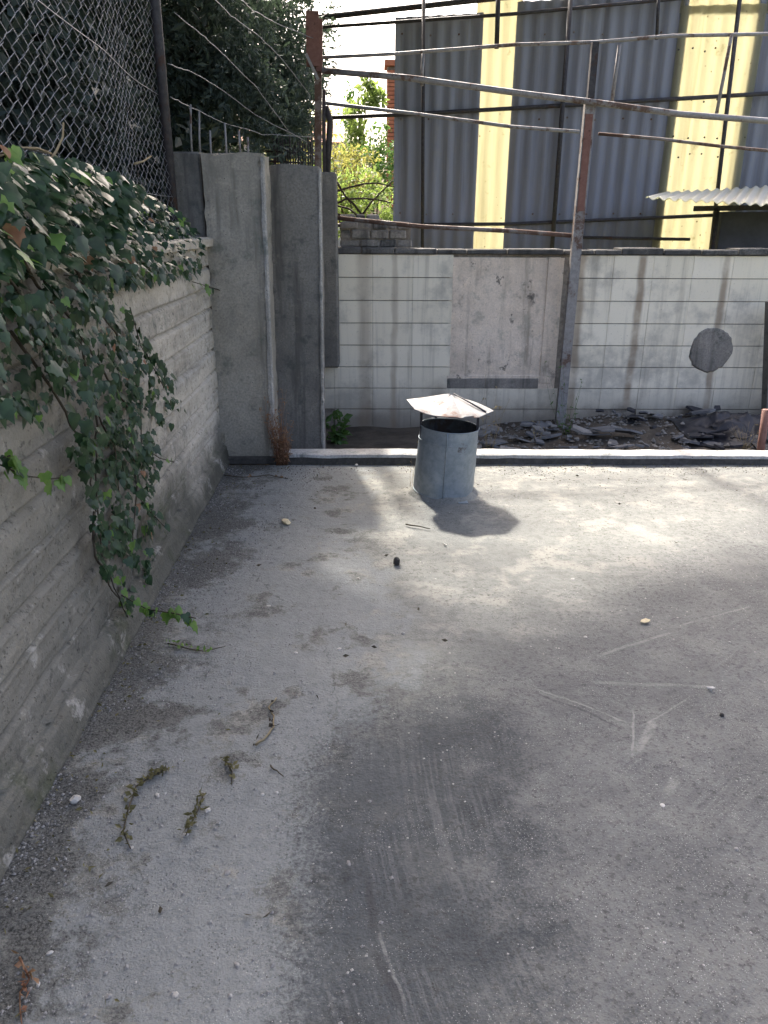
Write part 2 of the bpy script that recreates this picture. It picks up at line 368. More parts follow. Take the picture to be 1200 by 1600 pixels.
M['rust'] = mat_metal('rusty_steel', (.17, .145, .132), (.22, .19, .175), (.14, .085, .062), .62, .7, .2)
M['pipe'] = mat_metal('weathered_pipe', (.20, .19, .19), (.27, .262, .26), (.15, .10, .078), .48, .6, .3)
M['dark'] = mat_metal('dark_steel', (.035, .033, .038), (.06, .056, .06), (.075, .045, .035), .4, .65, .25)
M['red'] = mat_metal('red_oxide_steel', (.16, .075, .058), (.20, .10, .08), (.10, .05, .04), .35, .75, .05)
M['wire'] = mat_metal('galvanised_wire', (.15, .155, .17), (.23, .235, .25), (.15, .12, .10), .3, .5, .5)
M['ivy'] = mat_leaf('ivy_leaf', (.007, .020, .009), (.015, .040, .016), (.036, .076, .028), .12, .36, .26)
M['ivyy'] = mat_leaf('young_ivy_leaf', (.07, .155, .03), (.11, .21, .045), (.17, .26, .06), .4, .45, .4)
M['stem'] = mat_plain('woody_stem', (.095, .078, .055), (.04, .034, .025), .9, 30, .5)
M['conifer'] = mat_leaf('dark_conifer', (.052, .078, .078), (.070, .102, .096), (.095, .125, .11), .2, .6, .3)  # needle colour lifted and blued to take in some lens veil
M['hedge'] = mat_leaf('dark_hedge', (.022, .035, .034), (.034, .051, .045), (.048, .066, .052), .15, .55, .35)
M['lime'] = mat_leaf('lime_foliage', (.09, .14, .045), (.13, .19, .06), (.19, .23, .08), .5, .5, .35)
M['wither'] = mat_leaf('withered_leaf', (.075, .07, .035), (.12, .11, .05), (.17, .15, .075), .2, .8, .15)
M['olive'] = mat_leaf('yellow_foliage', (.13, .14, .05), (.18, .175, .06), (.23, .20, .08), .5, .55, .3)
M['green'] = mat_leaf('mid_foliage', (.045, .10, .03), (.07, .14, .04), (.11, .18, .05), .4, .5, .35)
M['dry'] = mat_leaf('dried_weed', (.17, .075, .05), (.24, .125, .08), (.30, .20, .12), .25, .8, .15)
M['straw'] = mat_leaf('straw', (.34, .29, .19), (.27, .21, .12), (.20, .15, .085), .25, .8, .2)
M['grass'] = mat_leaf('meadow_grass', (.09, .155, .035), (.14, .20, .05), (.20, .24, .07), .4, .6, .25)
M['bark'] = mat_plain('bark', (.07, .055, .042), (.03, .024, .018), .95, 14, .8)
M['soil'] = mat_plain('soil', (.115, .095, .075), (.055, .046, .037), .95, 5, .6)
M['earth'] = mat_plain('meadow_earth', (.09, .12, .045), (.13, .115, .07), .95, 1.5, .4)
M['slate'] = mat_plain('grey_slab', (.165, .165, .17), (.095, .095, .10), .85, 9, .5)
M['slatep'] = mat_plain('pale_slab', (.235, .228, .22), (.15, .145, .14), .85, 9, .5)
M['slated'] = mat_plain('dark_slab', (.045, .045, .052), (.022, .022, .026), .7, 9, .4)
M['brick'] = mat_plain('brick', (.42, .155, .085), (.30, .105, .06), .9, 6, .4)
M['render'] = mat_plain('house_render', (.55, .50, .45), (.48, .44, .40), .9, 3, .2)
M['rooft'] = mat_plain('roof_tile', (.36, .19, .14), (.26, .13, .10), .9, 8, .4)
M['peb'] = mat_plain('pebble', (.30, .29, .275), (.17, .165, .16), .9, 60, .3)
M['white'] = mat_plain('white_stone', (.48, .46, .42), (.30, .285, .26), .9, 40, .4)
M['cream'] = mat_plain('cream_lump', (.62, .54, .36), (.45, .38, .24), .9, 40, .5)
M['black'] = mat_plain('black_stone', (.03, .028, .026), (.05, .047, .043), .9, 40, .4)
M['roofw'] = mat_leaf('white_corrugate', (.50, .49, .47), (.58, .57, .55), (.60, .585, .56), .35, .7, .2)
M['darkpanel'] = mat_plain('dark_panel', (.085, .088, .105), (.06, .062, .075), .7, 4, .2)
M['plasticb'] = mat_plain('black_plastic', (.02, .02, .025), (.035, .035, .042), .4, 9, .6)
M['glass'] = mat_plain('window_glass', (.03, .035, .04), (.04, .045, .05), .15, 2, 0)

LIT = [tuple(onz(*p)[:2]) for p in ((470, 762), (520, 738), (1260, 732), (1260, 860), (1100, 892), (950, 932), (820, 1010), (715, 1115), (600, 1145), (525, 1070), (560, 960), (515, 860))]
def shade_ok(p, lo=.0):                       # keep a leaf unless it would shade the open sunny part of the terrace
    t = p.z/SUN.z; x, y = p.x-SUN.x*t, p.y-SUN.y*t
    if not (-1.2 < x < 4 and -1 < y < 6.9): return True
    if 4.7 < y < 5.6 and x > -.12: return False
    wx, wy = noise.noise(Vector((x*2.6, y*2.6, 3)))*.15, noise.noise(Vector((x*2.6, y*2.6, 9)))*.15
    return not inpoly(x+wx, y+wy, LIT) or R() < lo

# ------------------------------------------------------------------ setting
kind(grid(lambda u, v: ((u-.5)*900, -120+v*900, -.25), 6, 6).build('ground', M['earth']), 'structure')
def lowstrip(u, v):
    x, y = -1.4+u*8, 5.36+v*1.86
    return (x, y, -.243+.02*noise.noise(Vector((x*3, y*3, 0)))+.02+ .11*sstep(.7, 2.6, x)*sstep(5.7, 6.9, y)*(1+.5*noise.noise(Vector((x*2, y*2, 5)))))
kind(grid(lowstrip, 140, 40).build('soil_strip', M['soil']), 'structure')
def terrace(u, v):
    x, y = -1.02+u*6.4, -2.4+v*7.62
    z = .006*fbm((x*.8, y*.8, 0), 3)+.0035*fbm((x*5, y*5, 2), 3)
    l = .72*x-.85*(y-2.2)
    if l > -.1: z += .0*math.sin(60*(math.hypot(x+2.6, y*.9)+.12*noise.noise(Vector((x*1.5, y*1.5, 7)))))*sstep(0, .5, l)*sstep(.4, .6, .5+.5*noise.noise(Vector((x, y, 4))))
    return (x, y, z)
fl = grid(terrace, 330, 390)
n0 = len(fl.v); e0 = [(-1.02, -2.4), (5.38, -2.4), (5.38, 5.22), (-1.02, 5.22)]
fl.add([(x, y, z) for x, y in e0 for z in (-.02, -.25)], [(0, 1, 3, 2), (2, 3, 5, 4), (4, 5, 7, 6), (6, 7, 1, 0)])
kind(fl.build('terrace_floor', M['floor']), 'structure')
def bank(u, v):
    x, y = -1.2-u*38, -8+v*60
    if u == 0 and False: pass
    return (x, y, 1.36+.10*fbm((x*.4, y*.4, 1), 3)*min(1, u*30))
bk = grid(bank, 40, 60)
bk.add([(-1.2, -8, -.25), (-1.2, 52, -.25), (-1.2, 52, 1.36), (-1.2, -8, 1.36)], [(0, 1, 2, 3)])
kind(bk.build('earth_bank', M['soil']), 'structure')
# kerb: mortar upstand with white top
def kx(x): return 5.255-.022*(x+.5)+.012*noise.noise(Vector((x*2.3, 0, 0)))+.004*noise.noise(Vector((x*14, 0, 0)))
kb, kt = MB(), MB()
for mb, prof in ((kb, ((-.005, -.02), (.0, .046), (.15, .046), (.16, -.26))), (kt, ((-.008, .046), (-.002, .066), (.02, .072), (.09, .076), (.142, .070), (.158, .046)))):
    vs_, fs = [], []; n = 120
    for i in range(n+1):
        x = -.62+5.9*i/n
        for k, (dy, dz) in enumerate(prof):
            vs_.append((x, kx(x)+dy+(.006*noise.noise(Vector((x*9, k, 2))) if 0 < k else .004*noise.noise(Vector((x*11, k, 2)))), dz+.006*noise.noise(Vector((x*6, k*.3, 5)))*(dz > 0)))
    m_ = len(prof)
    fs = [(i*m_+k, i*m_+k+1, (i+1)*m_+k+1, (i+1)*m_+k) for i in range(n) for k in range(m_-1)] + [tuple(range(m_)), tuple(range(n*m_, n*m_+m_))]
    mb.add(vs_, fs, False)
kerb = kind(kb.build('kerb', M['kerbd']), 'structure'); kt.build('kerb_top', M['kerbw'], kerb); fix_normals(kerb); fix_normals(kerb.children[0])

# ------------------------------------------------------------------ left board-marked retaining wall
WZ = 1.46
rw = empty('retaining_wall', (-1.1, 2, 0), 'low board-marked grey concrete wall half covered by hanging ivy', 'wall')
bands = [0, .13, .26, .40, .53, .66, .80, .93, 1.07, 1.20, 1.33, 1.5]
def wall_pt(u, v):
    y, z = -2.6+u*7.93, v*WZ
    zz = z+.012*noise.noise(Vector((y*.7, 0, 1)))
    k = max(i for i, b in enumerate(bands[:-1]) if zz >= b-.02); t = zz-bands[k]
    off = .011*noise.noise(Vector((k*7.3, math.floor((y+k*1.7)/1.9)*3.1, 0)))
    gr = -.022*math.exp(-(t/.010)**2) if k > 0 else 0
    gr += .006*math.exp(-((t-.012)/.006)**2)
    x = -1.0+off+gr+.006*fbm((y*2.5, z*6, 0), 4)+.003*noise.noise(Vector((y*14, z*30, 0)))
    if z < .2:                                            # rough mortar fillet at the foot
        f = .14+.03*noise.noise(Vector((y*1.6, 0, 3)))
        if z < f: x += .030+.028*(1-z/f)+.006*fbm((y*7, z*9, 4), 3)
    return (x, y, z)
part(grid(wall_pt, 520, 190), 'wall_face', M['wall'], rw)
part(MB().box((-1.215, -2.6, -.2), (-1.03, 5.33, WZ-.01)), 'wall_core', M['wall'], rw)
cp = MB()
n = 60; vs_ = []
for i in range(n+1):
    y = -2.6+7.92*i/n; j = lambda k: .006*noise.noise(Vector((y*3, k, 8)))
    for k, (x, z) in enumerate(((-1.225, WZ), (-.962, WZ), (-.958, WZ+.045), (-.97, WZ+.055), (-1.225, WZ+.06))): vs_.append((x+j(k), y, z+j(k+9)))
fs = [(i*5+k, i*5+(k+1) % 5, (i+1)*5+(k+1) % 5, (i+1)*5+k) for i in range(n) for k in range(5)]+[(0, 1, 2, 3, 4), tuple(range(n*5, n*5+5))]
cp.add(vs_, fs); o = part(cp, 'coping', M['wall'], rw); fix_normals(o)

# ------------------------------------------------------------------ concrete pillars
def pillar(name, a, b, m, label, edge_m, ew, lean=(0, 0)):
    root = empty(name, ((a[0]+b[0])/2, (a[1]+b[1])/2, a[2]), label, 'pillar')
    H = b[2]-a[2]
    def loop(t):
        z = a[2]+H*t; c = []
        P = [(a[0], a[1]), (b[0], a[1]), (b[0], b[1]), (a[0], b[1])]
        for k in range(4):
            p, q = P[k], P[(k+1) % 4]
            for s in range(10):
                x, y = p[0]+(q[0]-p[0])*s/10, p[1]+(q[1]-p[1])*s/10
                d = .007*fbm((x*4, y*4, z*3), 3)
                cor = min(s, 10-s)/10
                chip = .030*max(0, noise.noise(Vector((k*3, z*9, 2)))-.05)*(1 if s == 0 else 0)
                cx, cy = (a[0]+b[0])/2, (a[1]+b[1])/2
                x += (d-chip)*(1 if x > cx else -1)*(k in (1, 3) or s == 0); y += (d-chip)*(1 if y > cy else -1)*(k in (0, 2) or s == 0)
                c.append((x+lean[0]*t, y+lean[1]*t, z+(.022*fbm((x*6, y*6, 1), 3) if t == 1 else 0)))
        return c
    mb = MB(); n = 70; L = [loop(i/n) for i in range(n+1)]
    mb.add([p for l in L for p in l], [(i*40+k, i*40+(k+1) % 40, (i+1)*40+(k+1) % 40, (i+1)*40+k) for i in range(n) for k in range(40)]+[tuple(range(40))[::-1], tuple(range(n*40, n*40+40))])
    part(mb, 'shaft', m, root)
    # pale mortar run down the front right arris
    eb = MB(); vs_ = []; n = 90
    for i in range(n+1):
        t = i/n; z = a[2]+.01+(H-.03)*t
        w_ = ew*(.55+.6*abs(noise.noise(Vector((z*2.2, 1, 4))))+.5*noise.noise(Vector((z*9, 1, 4))))*(1.25-.55*t)
        w2 = ew*.8*(.5+.7*abs(noise.noise(Vector((z*2.6, 5, 4)))))
        X, Y = b[0]+lean[0]*t, a[1]+lean[1]*t; j = .006*noise.noise(Vector((z*22, 3, 3)))
        vs_ += [(X-w_, Y+.004, z), (X-w_*.75, Y-.012, z), (X+.003+j, Y-.014-j, z), (X+.014+j, Y-.002, z), (X+.012, Y+w2*.8, z), (X-.004, Y+w2, z)]
    eb.add(vs_, [(i*6+k, i*6+k+1, i*6+7+k, i*6+6+k) for i in range(n) for k in range(5)])
    o = part(eb, 'mortar_edge', edge_m, root); fix_normals(o)
    return root
p1 = pillar('concrete_pillar', (-1.01, 5.3, -.02), (-.63, 5.69, 2.01), M['pillar'], 'broad grey concrete pillar with pale chipped edge at the end of the ivy wall', M['pale'], .034, (.012, 0))
ib = MB().box((-1.2, 5.345, 1.30), (-1.016, 5.67, 2.02), bev=.012); part(ib, 'infill_block', M['pillar2'], p1)
part(MB().box((-1.0, 5.262, -.01), (-.62, 5.302, .045), bev=.008), 'skirting', M['kerbd'], p1)
for px, y0, y1 in ((298, 163, 242), (311, 172, 242), (328, 204, 244), (352, 192, 242), (374, 205, 244), (388, 214, 244)):
    a, b = ony(px+3, y1+14, 5.45), ony(px+U(-1, 1), y0, 5.45)
    part(MB().tube([a, (a+b)/2+Vector((U(-.006, .006), 0, 0)), b], .007, 6), 'rebar', M['pipe'], p1)
p2 = pillar('concrete_pillar', (-.69, 5.74, -.25), (-.305, 6.2, 1.97), M['pillar2'], 'narrower dark concrete pillar rising just behind the end of the white kerb', M['pale'], .016, (.02, 0))

# ------------------------------------------------------------------ tiled back wall
WY = 7.2
tw = empty('tiled_wall', (1.9, WY, -.25), 'dirty white tiled wall with a bare render patch behind the kerb', 'wall')
ang = math.radians(-.7)
TR = Matrix.Translation((-.2, WY, 0)) @ Matrix.Rotation(ang, 4, 'Z')           # the wall turns slightly towards us on the right
part(MB().box((-1.3, .012, -.27), (6, .22, 1.35), TR), 'wall_core', M['core'], tw)
TS, TWD = .2, .36
tb = MB().box((-TWD/2+.0008, -.008, -TS/2+.0032), (TWD/2-.0008, .012, TS/2-.0032), bev=.002)
tmesh = tb.build('tile', M['tile']); tme = tmesh.data; bpy.data.objects.remove(tmesh)
cutx0, cutx1, cutz = 1.02, 2.06, .165
for i in range(-3, 17):
    for j in range(8):
        cx, cz = -.06+TWD*i+TWD/2, -.25+TS*j+TS/2
        if cutx0-.02 < cx < cutx1+.02 and cz > cutz: continue
        if j == 0 and R() < .12: continue
        o = bpy.data.objects.new('tile', tme); COL.objects.link(o); o.parent = tw
        o.matrix_world = Matrix.Translation((-.0, 0, 0))
        o.location = TR @ Vector((cx, U(-.0012, .0012), cz)) - tw.location
        o.rotation_euler = (U(-.006, .006), U(-.002, .002), ang+U(-.004, .004))
def patch(u, v):
    x, z = .985+u*1.04+.01*noise.noise(Vector((v*8, 1, 1)))*(u in (0, 1)), .135+v*1.19
    d = .008*fbm((x*3, z*3, 0), 5)+.006*noise.noise(Vector((x*9, z*9, 2)))
    if z < .27: d -= .012
    if u in (0, 1) or v == 0: d = .02
    return TR @ Vector((x, .004+d*.9, z))
part(grid(patch, 90, 100, False), 'render_patch', M['plaster'], tw)
fr = MB(); fr.box((1.87, -.010, .20), (1.98, .012, 1.33), TR, bev=.004); part(fr, 'mortar_strip', M['plaster'], tw)
fr = MB(); fr.box((1.0, -.013, .15), (1.86, .012, .245), TR, bev=.004); part(fr, 'mortar_strip', M['stone'], tw)
fr = MB(); n = 44; rad = [.205+.022*noise.noise(Vector((math.cos(2*math.pi*i/n)*1.7, math.sin(2*math.pi*i/n)*1.7, 5)))+.012*noise.noise(Vector((i*.9, 0, 0))) for i in range(n)]
cxr, czr = ony(1112, 548, 7.13).x+.2, ony(1112, 548, 7.13).z
vs_ = [TR @ Vector((cxr, -.016, czr))]
for k, (s, d) in enumerate(((.35, -.017), (.7, -.020), (.93, -.021), (1, -.006))):
    for i in range(n):
        a = 2*math.pi*i/n; vs_.append(TR @ Vector((cxr+rad[i]*s*math.cos(a), d+.003*noise.noise(Vector((i*.8, k, 1))), czr+rad[i]*s*math.sin(a))))
fs = [(0, 1+i, 1+(i+1) % n) for i in range(n)]+[(1+k*n+i, 1+(k+1)*n+i, 1+(k+1)*n+(i+1) % n, 1+k*n+(i+1) % n) for k in range(3) for i in range(n)]
fr.add(vs_, fs); o = part(fr, 'round_patch', M['stone'], tw); fix_normals(o)
# coping of rough stones along the top
x = -.1; 
while x < 6:
    L_ = U(.22, .5); h = U(.035, .06)
    mb = MB().box((0, -.035+U(-.012, .012), 0), (L_-.006, .24, h), bev=.008)
    mb.v = [tuple(TR @ Vector((x+v[0], v[1]+.006*noise.noise(Vector(v)*9), 1.352+v[2]+.006*noise.noise(Vector((v[0]*7+x, v[1]*7, 3)))))) for v in mb.v]
    part(mb, 'coping_stone', M['coping'], tw); x += L_
part(MB().box((-.58, 6.93, .385), (-.205, 7.185, 2.0), bev=.014), 'pilaster', M['pillar2'], tw)
# weathered masonry stub standing on the wall beside the pilaster
ms = empty('masonry_stub', (.12, 7.32, 1.40), 'crumbling stone masonry stub on top of the tiled wall beside the pilaster', 'masonry')
zr = 1.405
part(MB().box((-.185, 7.29, 1.402), (.44, 7.41, 1.61)), 'mortar', M['core'], ms)
for row, hh in enumerate((.07, .08, .07, .06)):
    x = -.19+row*.0
    while x < .40:
        L_ = min(U(.09, .2), .46-x)
        if row == 3 and x > .1: break
        mb = MB().box((x, 7.27+U(-.02, .02), zr), (x+L_-.008, 7.42, zr+hh-.006), bev=.012)
        mb.v = [(v[0]+.008*noise.noise(Vector(v)*11), v[1]+.012*noise.noise(Vector(v)*8), v[2]+.006*noise.noise(Vector(v)*10+Vector((3, 0, 0)))) for v in mb.v]
        part(mb, 'stone', random.choice((M['stone'], M['stone'], M['coping'])), ms); x += L_
    zr += hh

# ------------------------------------------------------------------ corrugated sheet wall
sw = empty('corrugated_wall', (2.5, 9.6, 1), 'tall wall of grey corrugated sheets with yellow translucent strips behind the tiled wall', 'wall')
def swy(x): return 9.78-.085*(x-.38)
def sheet(x0, x1, z0, z1, m, off=0, ph=0, sag=.0, name='sheet'):
    n = max(8, int((x1-x0)/.155*8)); rows = 8
    def f(u, v):
        x = x0+(x1-x0)*u; z = z0+(z1-z0)*v+sag*(x-x0)
        return (x+.02*(v-.5)*math.sin(ph), swy(x)+.018*math.cos((x)*2*math.pi/.155)+off+.012*noise.noise(Vector((x0*3, z, u))), z)
    a = grid(f, n, rows); nv = len(a.v)
    a.add([(p[0], p[1]+.006, p[2]) for p in a.v], [tuple(q)[::-1] for q in a.f], True)
    return part(a, name, m, sw)
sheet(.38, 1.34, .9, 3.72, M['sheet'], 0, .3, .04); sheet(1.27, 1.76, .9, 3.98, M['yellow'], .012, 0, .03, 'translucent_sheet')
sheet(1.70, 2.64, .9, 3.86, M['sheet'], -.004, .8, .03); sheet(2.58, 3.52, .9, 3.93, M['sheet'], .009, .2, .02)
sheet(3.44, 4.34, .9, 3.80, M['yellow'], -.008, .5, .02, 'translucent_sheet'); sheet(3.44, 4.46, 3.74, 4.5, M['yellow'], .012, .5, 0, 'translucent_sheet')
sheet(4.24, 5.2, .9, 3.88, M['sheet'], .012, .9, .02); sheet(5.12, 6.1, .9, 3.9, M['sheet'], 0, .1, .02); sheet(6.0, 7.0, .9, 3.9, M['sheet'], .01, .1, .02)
def back(px, py, d=.06):
    y = 9.6
    for _ in range(5): p = ony(px, py, y); y = swy(p.x)-d
    return ony(px, py, y)
def bbar(name, pts, wd, m, d=.06, root=sw, n=8):
    P = [back(px, py, d) for px, py in pts]
    return part(MB().tube(P, wd, n), name, m, root)
for pts, r in ((((494, 28), (755, -1), (1250, -52)), .030), (((494, 43), (800, 22), (1250, -20)), .018), (((515, 184), (650, 178), (1050, 155), (1250, 143)), .022), (((525, 352), (800, 350), (1122, 336), (1250, 331)), .020)):
    bbar('purlin', pts, r, M['dark'], .06)
for pts, r in ((((662, -20), (660, 395)), .020), (((893, -20), (862, 395)), .026), (((1030, -20), (1026, 62)), .018), (((779, -20), (776, 76)), .026), (((1158, -20), (1110, 395)), .024)):
    bbar('stanchion', pts, r, M['dark'], .10)
bbar('purlin', ((900, 371), (1010, 373), (1078, 374)), .018, M['dark'], .13)
# fixing screws of the grey sheets
for z in (1.72, 2.72, 3.55):
    for k in range(26):
        x = .46+k*.31*.5*1.0
        if k % 2 or 1.3 < x < 1.75 or 3.4 < x < 4.3: continue
        p = Vector((x, swy(x)-.024, z+U(-.015, .015))); part(MB().tube([p, p-Vector((0, .012, 0))], .011, 6), 'screw', M['rust'], sw)
# bolts through the yellow sheets
for px, py in [(1056+k*22+U(-5, 5), y+U(-3, 3)) for y in (78, 158, 215, 243) for k in range(4)]:
    p = back(px, py, .03); part(MB().tube([p, p-Vector((0, .012, 0))], .010, 6), 'bolt', M['dark'], sw)

# ------------------------------------------------------------------ rusty pipe frame in front of the sheets
sf = empty('pipe_frame', (1.95, 7.1, -.25), 'rusty steel pipe frame with sloping rails standing before the corrugated wall', 'frame')
FY = 7.03
def fbar(name, pts, r, m, y=FY, box=None):
    P = [ony(px, py, y) for px, py in pts]
    if box: return part(MB().bar(P[0], P[-1], *box), name, m, sf)
    return part(MB().tube(P, r, 8), name, m, sf)
b_ = ony(872, 690, FY); b_.z = -.26
pm = MB().bar(ony(922, 156, FY), b_, .085, .06); part(pm, 'post', M['pipe'], sf)
part(MB().bar(ony(930, 66, FY), ony(922, 157, FY), .055, .05), 'post_extension', M['dark'], sf)
part(MB().bar(ony(921, 178, FY-.034), ony(907, 330, FY-.034), .062, .006), 'rust_plate', M['red'], sf)
fbar('rail', ((500, 90), (620, 84), (800, 70), (930, 66), (1050, 56), (1260, 52)), .014, M['pipe'], FY+.055)
fbar('rail', ((503, 110), (640, 122), (822, 147), (930, 160), (1060, 178), (1260, 194)), .024, M['pipe'], FY-.06)
fbar('rail', ((508, 161), (650, 178), (800, 198), (905, 206)), .014, M['pipe'], FY-.05)
fbar('rail', ((935, 209), (1030, 217), (1130, 229), (1260, 241)), .013, M['rust'], FY-.05)
fbar('rail', ((522, 340), (660, 354), (800, 361), (892, 368)), .019, M['rust'], FY+.05)
fbar('hanger', ((968, 70), (956, 160)), .015, M['pipe'], FY+.02)
fbar('hanger', ((1143, 55), (1118, 186)), .015, M['pipe'], FY+.02)
fbar('hanger', ((661, 84), (659, 134)), .014, M['pipe'], FY+.02)
pa = ony(497, 262, 7.05); pa.z = 1.995
part(MB().bar(ony(497, 60, 7.05), pa, .055, .055), 'post', M['rust'], sf)
part(MB().bar(ony(488, 18, 7.02), ony(489, 104, 7.02), .10, .06), 'post_head', M['red'], sf)
part(MB().bar(ony(499, 30, 7.03), ony(499, 112, 7.03), .05, .05), 'post_head', M['red'], sf)
part(MB().bar(ony(478, 84, 6.95), ony(497, 124, 6.97), .022, .045), 'brace', M['pipe'], sf)
q = ony(507, 265, 7.1); q.z = 1.995
part(MB().tube([ony(506, 140, 7.1), ony(506, 200, 7.1), q], .016, 8), 'stay', M['dark'], sf)
q = ony(511, 268, 7.12); q.z = 1.995
part(MB().tube([ony(509, 166, 7.12), ony(516, 190, 7.12), q], .026, 8), 'stay', M['dark'], sf)

# ------------------------------------------------------------------ lean-to at the right
lt = empty('lean_to', (4.2, 8.3, -.25), 'small lean-to with white corrugated roof over a dark panel beside the yellow sheets', 'shed')
A, B, C_, D = ony(1008, 310, 7.75), ony(1330, 329, 7.55), ony(1040, 302, 9.2), ony(1330, 284, 9.1)
def lroof(u, v):
    p = (A*(1-u)+B*u)*(1-v)+(C_*(1-u)+D*u)*v
    return p+Vector((0, 0, .013*math.sin(u*2*math.pi*19)))
a_ = grid(lroof, 19*8, 6); a_.add([(p[0], p[1], p[2]+.008) for p in a_.v], [tuple(f)[::-1] for f in a_.f], True)
part(a_, 'roof_sheet', M['roofw'], lt)
def lp(px, py, y): return ony(px, py, y)
part(MB().bar(lp(1085, 326, 8.4), lp(1330, 322, 8.4), .05, .05), 'beam', M['dark'], lt)
q = lp(1114, 400, 8.35); q.z = -.25; part(MB().tube([lp(1122, 326, 8.35), q], .022, 8), 'post', M['dark'], lt)
pp = lp(1128, 331, 8.45); part(MB().box((pp.x, 8.43, -.25), (pp.x+1.6, 8.5, pp.z)), 'side_panel', M['darkpanel'], lt)

# ------------------------------------------------------------------ uprights at the right edge
o = MB().bar((3.84, 6.9, -.26), ony(1214, 470, 6.9), .16, .10).build('dark_upright', M['pillar2']); tag(o, 'dark grey upright bar set against the far end of the tiled wall', 'post')  # dark grey upright bar at the wall's far end
q = onz(1193, 716, .0); o = MB().tube([(ony(1189, 712, 5.75).x, 5.75, -.26), ony(1197, 640, 5.75)], .03, 8).build('rusty_stake', M['red']); tag(o, 'short rust-red pipe stake beyond the white kerb near the rubble', 'stake')

# ------------------------------------------------------------------ galvanised vent with rain cap
vx, vy = .515, 4.62
vp = empty('roof_vent', (vx, vy, 0), 'galvanised cylindrical roof vent with a bent pale rain cap', 'vent')
TL = Matrix.Translation((vx, vy, 0)) @ Matrix.Rotation(math.radians(3.2), 4, 'Y') @ Matrix.Rotation(math.radians(.8), 4, 'X')
def cyl(r0, r1, z0, z1, n=56, dent=.009, rows=14):
    def f(u, v):
        a = 2*math.pi*u; z = z0+(z1-z0)*v; r = r0+(r1-r0)*v+dent*noise.noise(Vector((math.cos(a)*1.6, math.sin(a)*1.6, z*4)))
        return TL @ Vector((r*math.cos(a), r*math.sin(a), z))
    return grid(f, n, rows)
part(cyl(.192, .182, -.03, .435), 'barrel', M['zinc'], vp)
part(cyl(.187, .177, -.02, .433), 'liner', M['zincin'], vp)
rm = MB(); 
for zz, rr, t in ((.435, .1815, .0045), (.355, .1855, .0022), (.02, .194, .003)):
    mb = MB().tube([TL @ Vector((rr*math.cos(2*math.pi*i/48), rr*math.sin(2*math.pi*i/48), zz)) for i in range(49)], t, 6); part(mb, 'bead', M['zinc'], vp)
a0 = math.radians(-97)
mb = MB(); pts = [TL @ Vector((.1955*math.cos(a0)-.008*t, .1955*math.sin(a0)+.010*t, .005+.43*t)) for t in [i/10 for i in range(11)]]
mb.tube(pts, .0045, 6); part(mb, 'seam', M['zinc'], vp)
part(MB().box((-.03, -.0, 0), (.03, .05, .004), Matrix.Translation((vx+.1, vy-.225, .002))), 'flange', M['zinc'], vp)
# cap: shallow folded cone of sheet metal, ridge and overlap seam
capc = Vector((vx+.018, vy, .548)); n = 40; TC = Matrix.Translation(capc) @ Matrix.Rotation(math.radians(5.0), 4, 'Y') @ Matrix.Rotation(math.radians(-1), 4, 'X')
def capr(a):   # eight-sided outline, a little ragged
    k = math.pi/4; return .268*math.cos(k/2)/math.cos(((a+.2) % k)-k/2)*(1+.02*noise.noise(Vector((math.cos(a)*3, math.sin(a)*3, 0))))
def capf(u, v):
    a = math.radians(-62)+2*math.pi*u; r = capr(a)*(1-v); h = .082*(v**.9)+.008*noise.noise(Vector((math.cos(a)*2, math.sin(a)*2, v*2)))
    h += .030*math.cos(2*(a-math.radians(-100)))*(1-v)**2*-.5+.010*(u > .96)*(1-v)+.014*max(0, 1-abs(((a-math.radians(-88)+math.pi) % (2*math.pi))-math.pi)/.5)*(1-v)
    return TC @ Vector((r*math.cos(a), r*math.sin(a), h))
cm_ = grid(capf, 64, 12, False); nv = len(cm_.v)
cm_.add([(p[0], p[1], p[2]-.005) for p in cm_.v], [f[::-1] for f in cm_.f])
rimf = []
for i in range(64): rimf.append((i, i+nv, i+1+nv, i+1))
cm_.f += rimf; cm_.sm += [False]*len(rimf)
cap = part(cm_, 'rain_cap', M['cap'], vp)
a = math.radians(-30); 
sl = [TC @ Vector((capr(a)*(1-t)*math.cos(a), capr(a)*(1-t)*math.sin(a), .082*t**.9+.012)) for t in (0.03, .5, .93)]
part(MB().tube(sl, [.006, .005, .004], 5), 'seam', M['dark'], vp)
for ad in (-8, 112, 190, 265):
    a = math.radians(ad); p = TL @ Vector((.176*math.cos(a), .176*math.sin(a), .33)); q = TC @ Vector((.178*math.cos(a), .178*math.sin(a), .028))
    if ad == 265: continue
    part(MB().bar(p, q, .016, .004), 'strut', M['dark'], vp)
# mortar collar round the foot
cb = MB(); n = 48; vs_ = []
for i in range(n):
    a = 2*math.pi*i/n; e = .012*noise.noise(Vector((math.cos(a)*4, math.sin(a)*4, 0)))+.006*noise.noise(Vector((math.cos(a)*11, math.sin(a)*11, 0)))
    for r, z in ((.186, .032+e), (.206+e, .018+e*.4), (.238+2.4*e, -.006)): vs_.append((vx+r*math.cos(a), vy+r*math.sin(a), z))
cb.add(vs_, [(i*3+k, i*3+k+1, ((i+1) % n)*3+k+1, ((i+1) % n)*3+k) for i in range(n) for k in range(2)], True); part(cb, 'mortar_collar', M['floor'], vp)

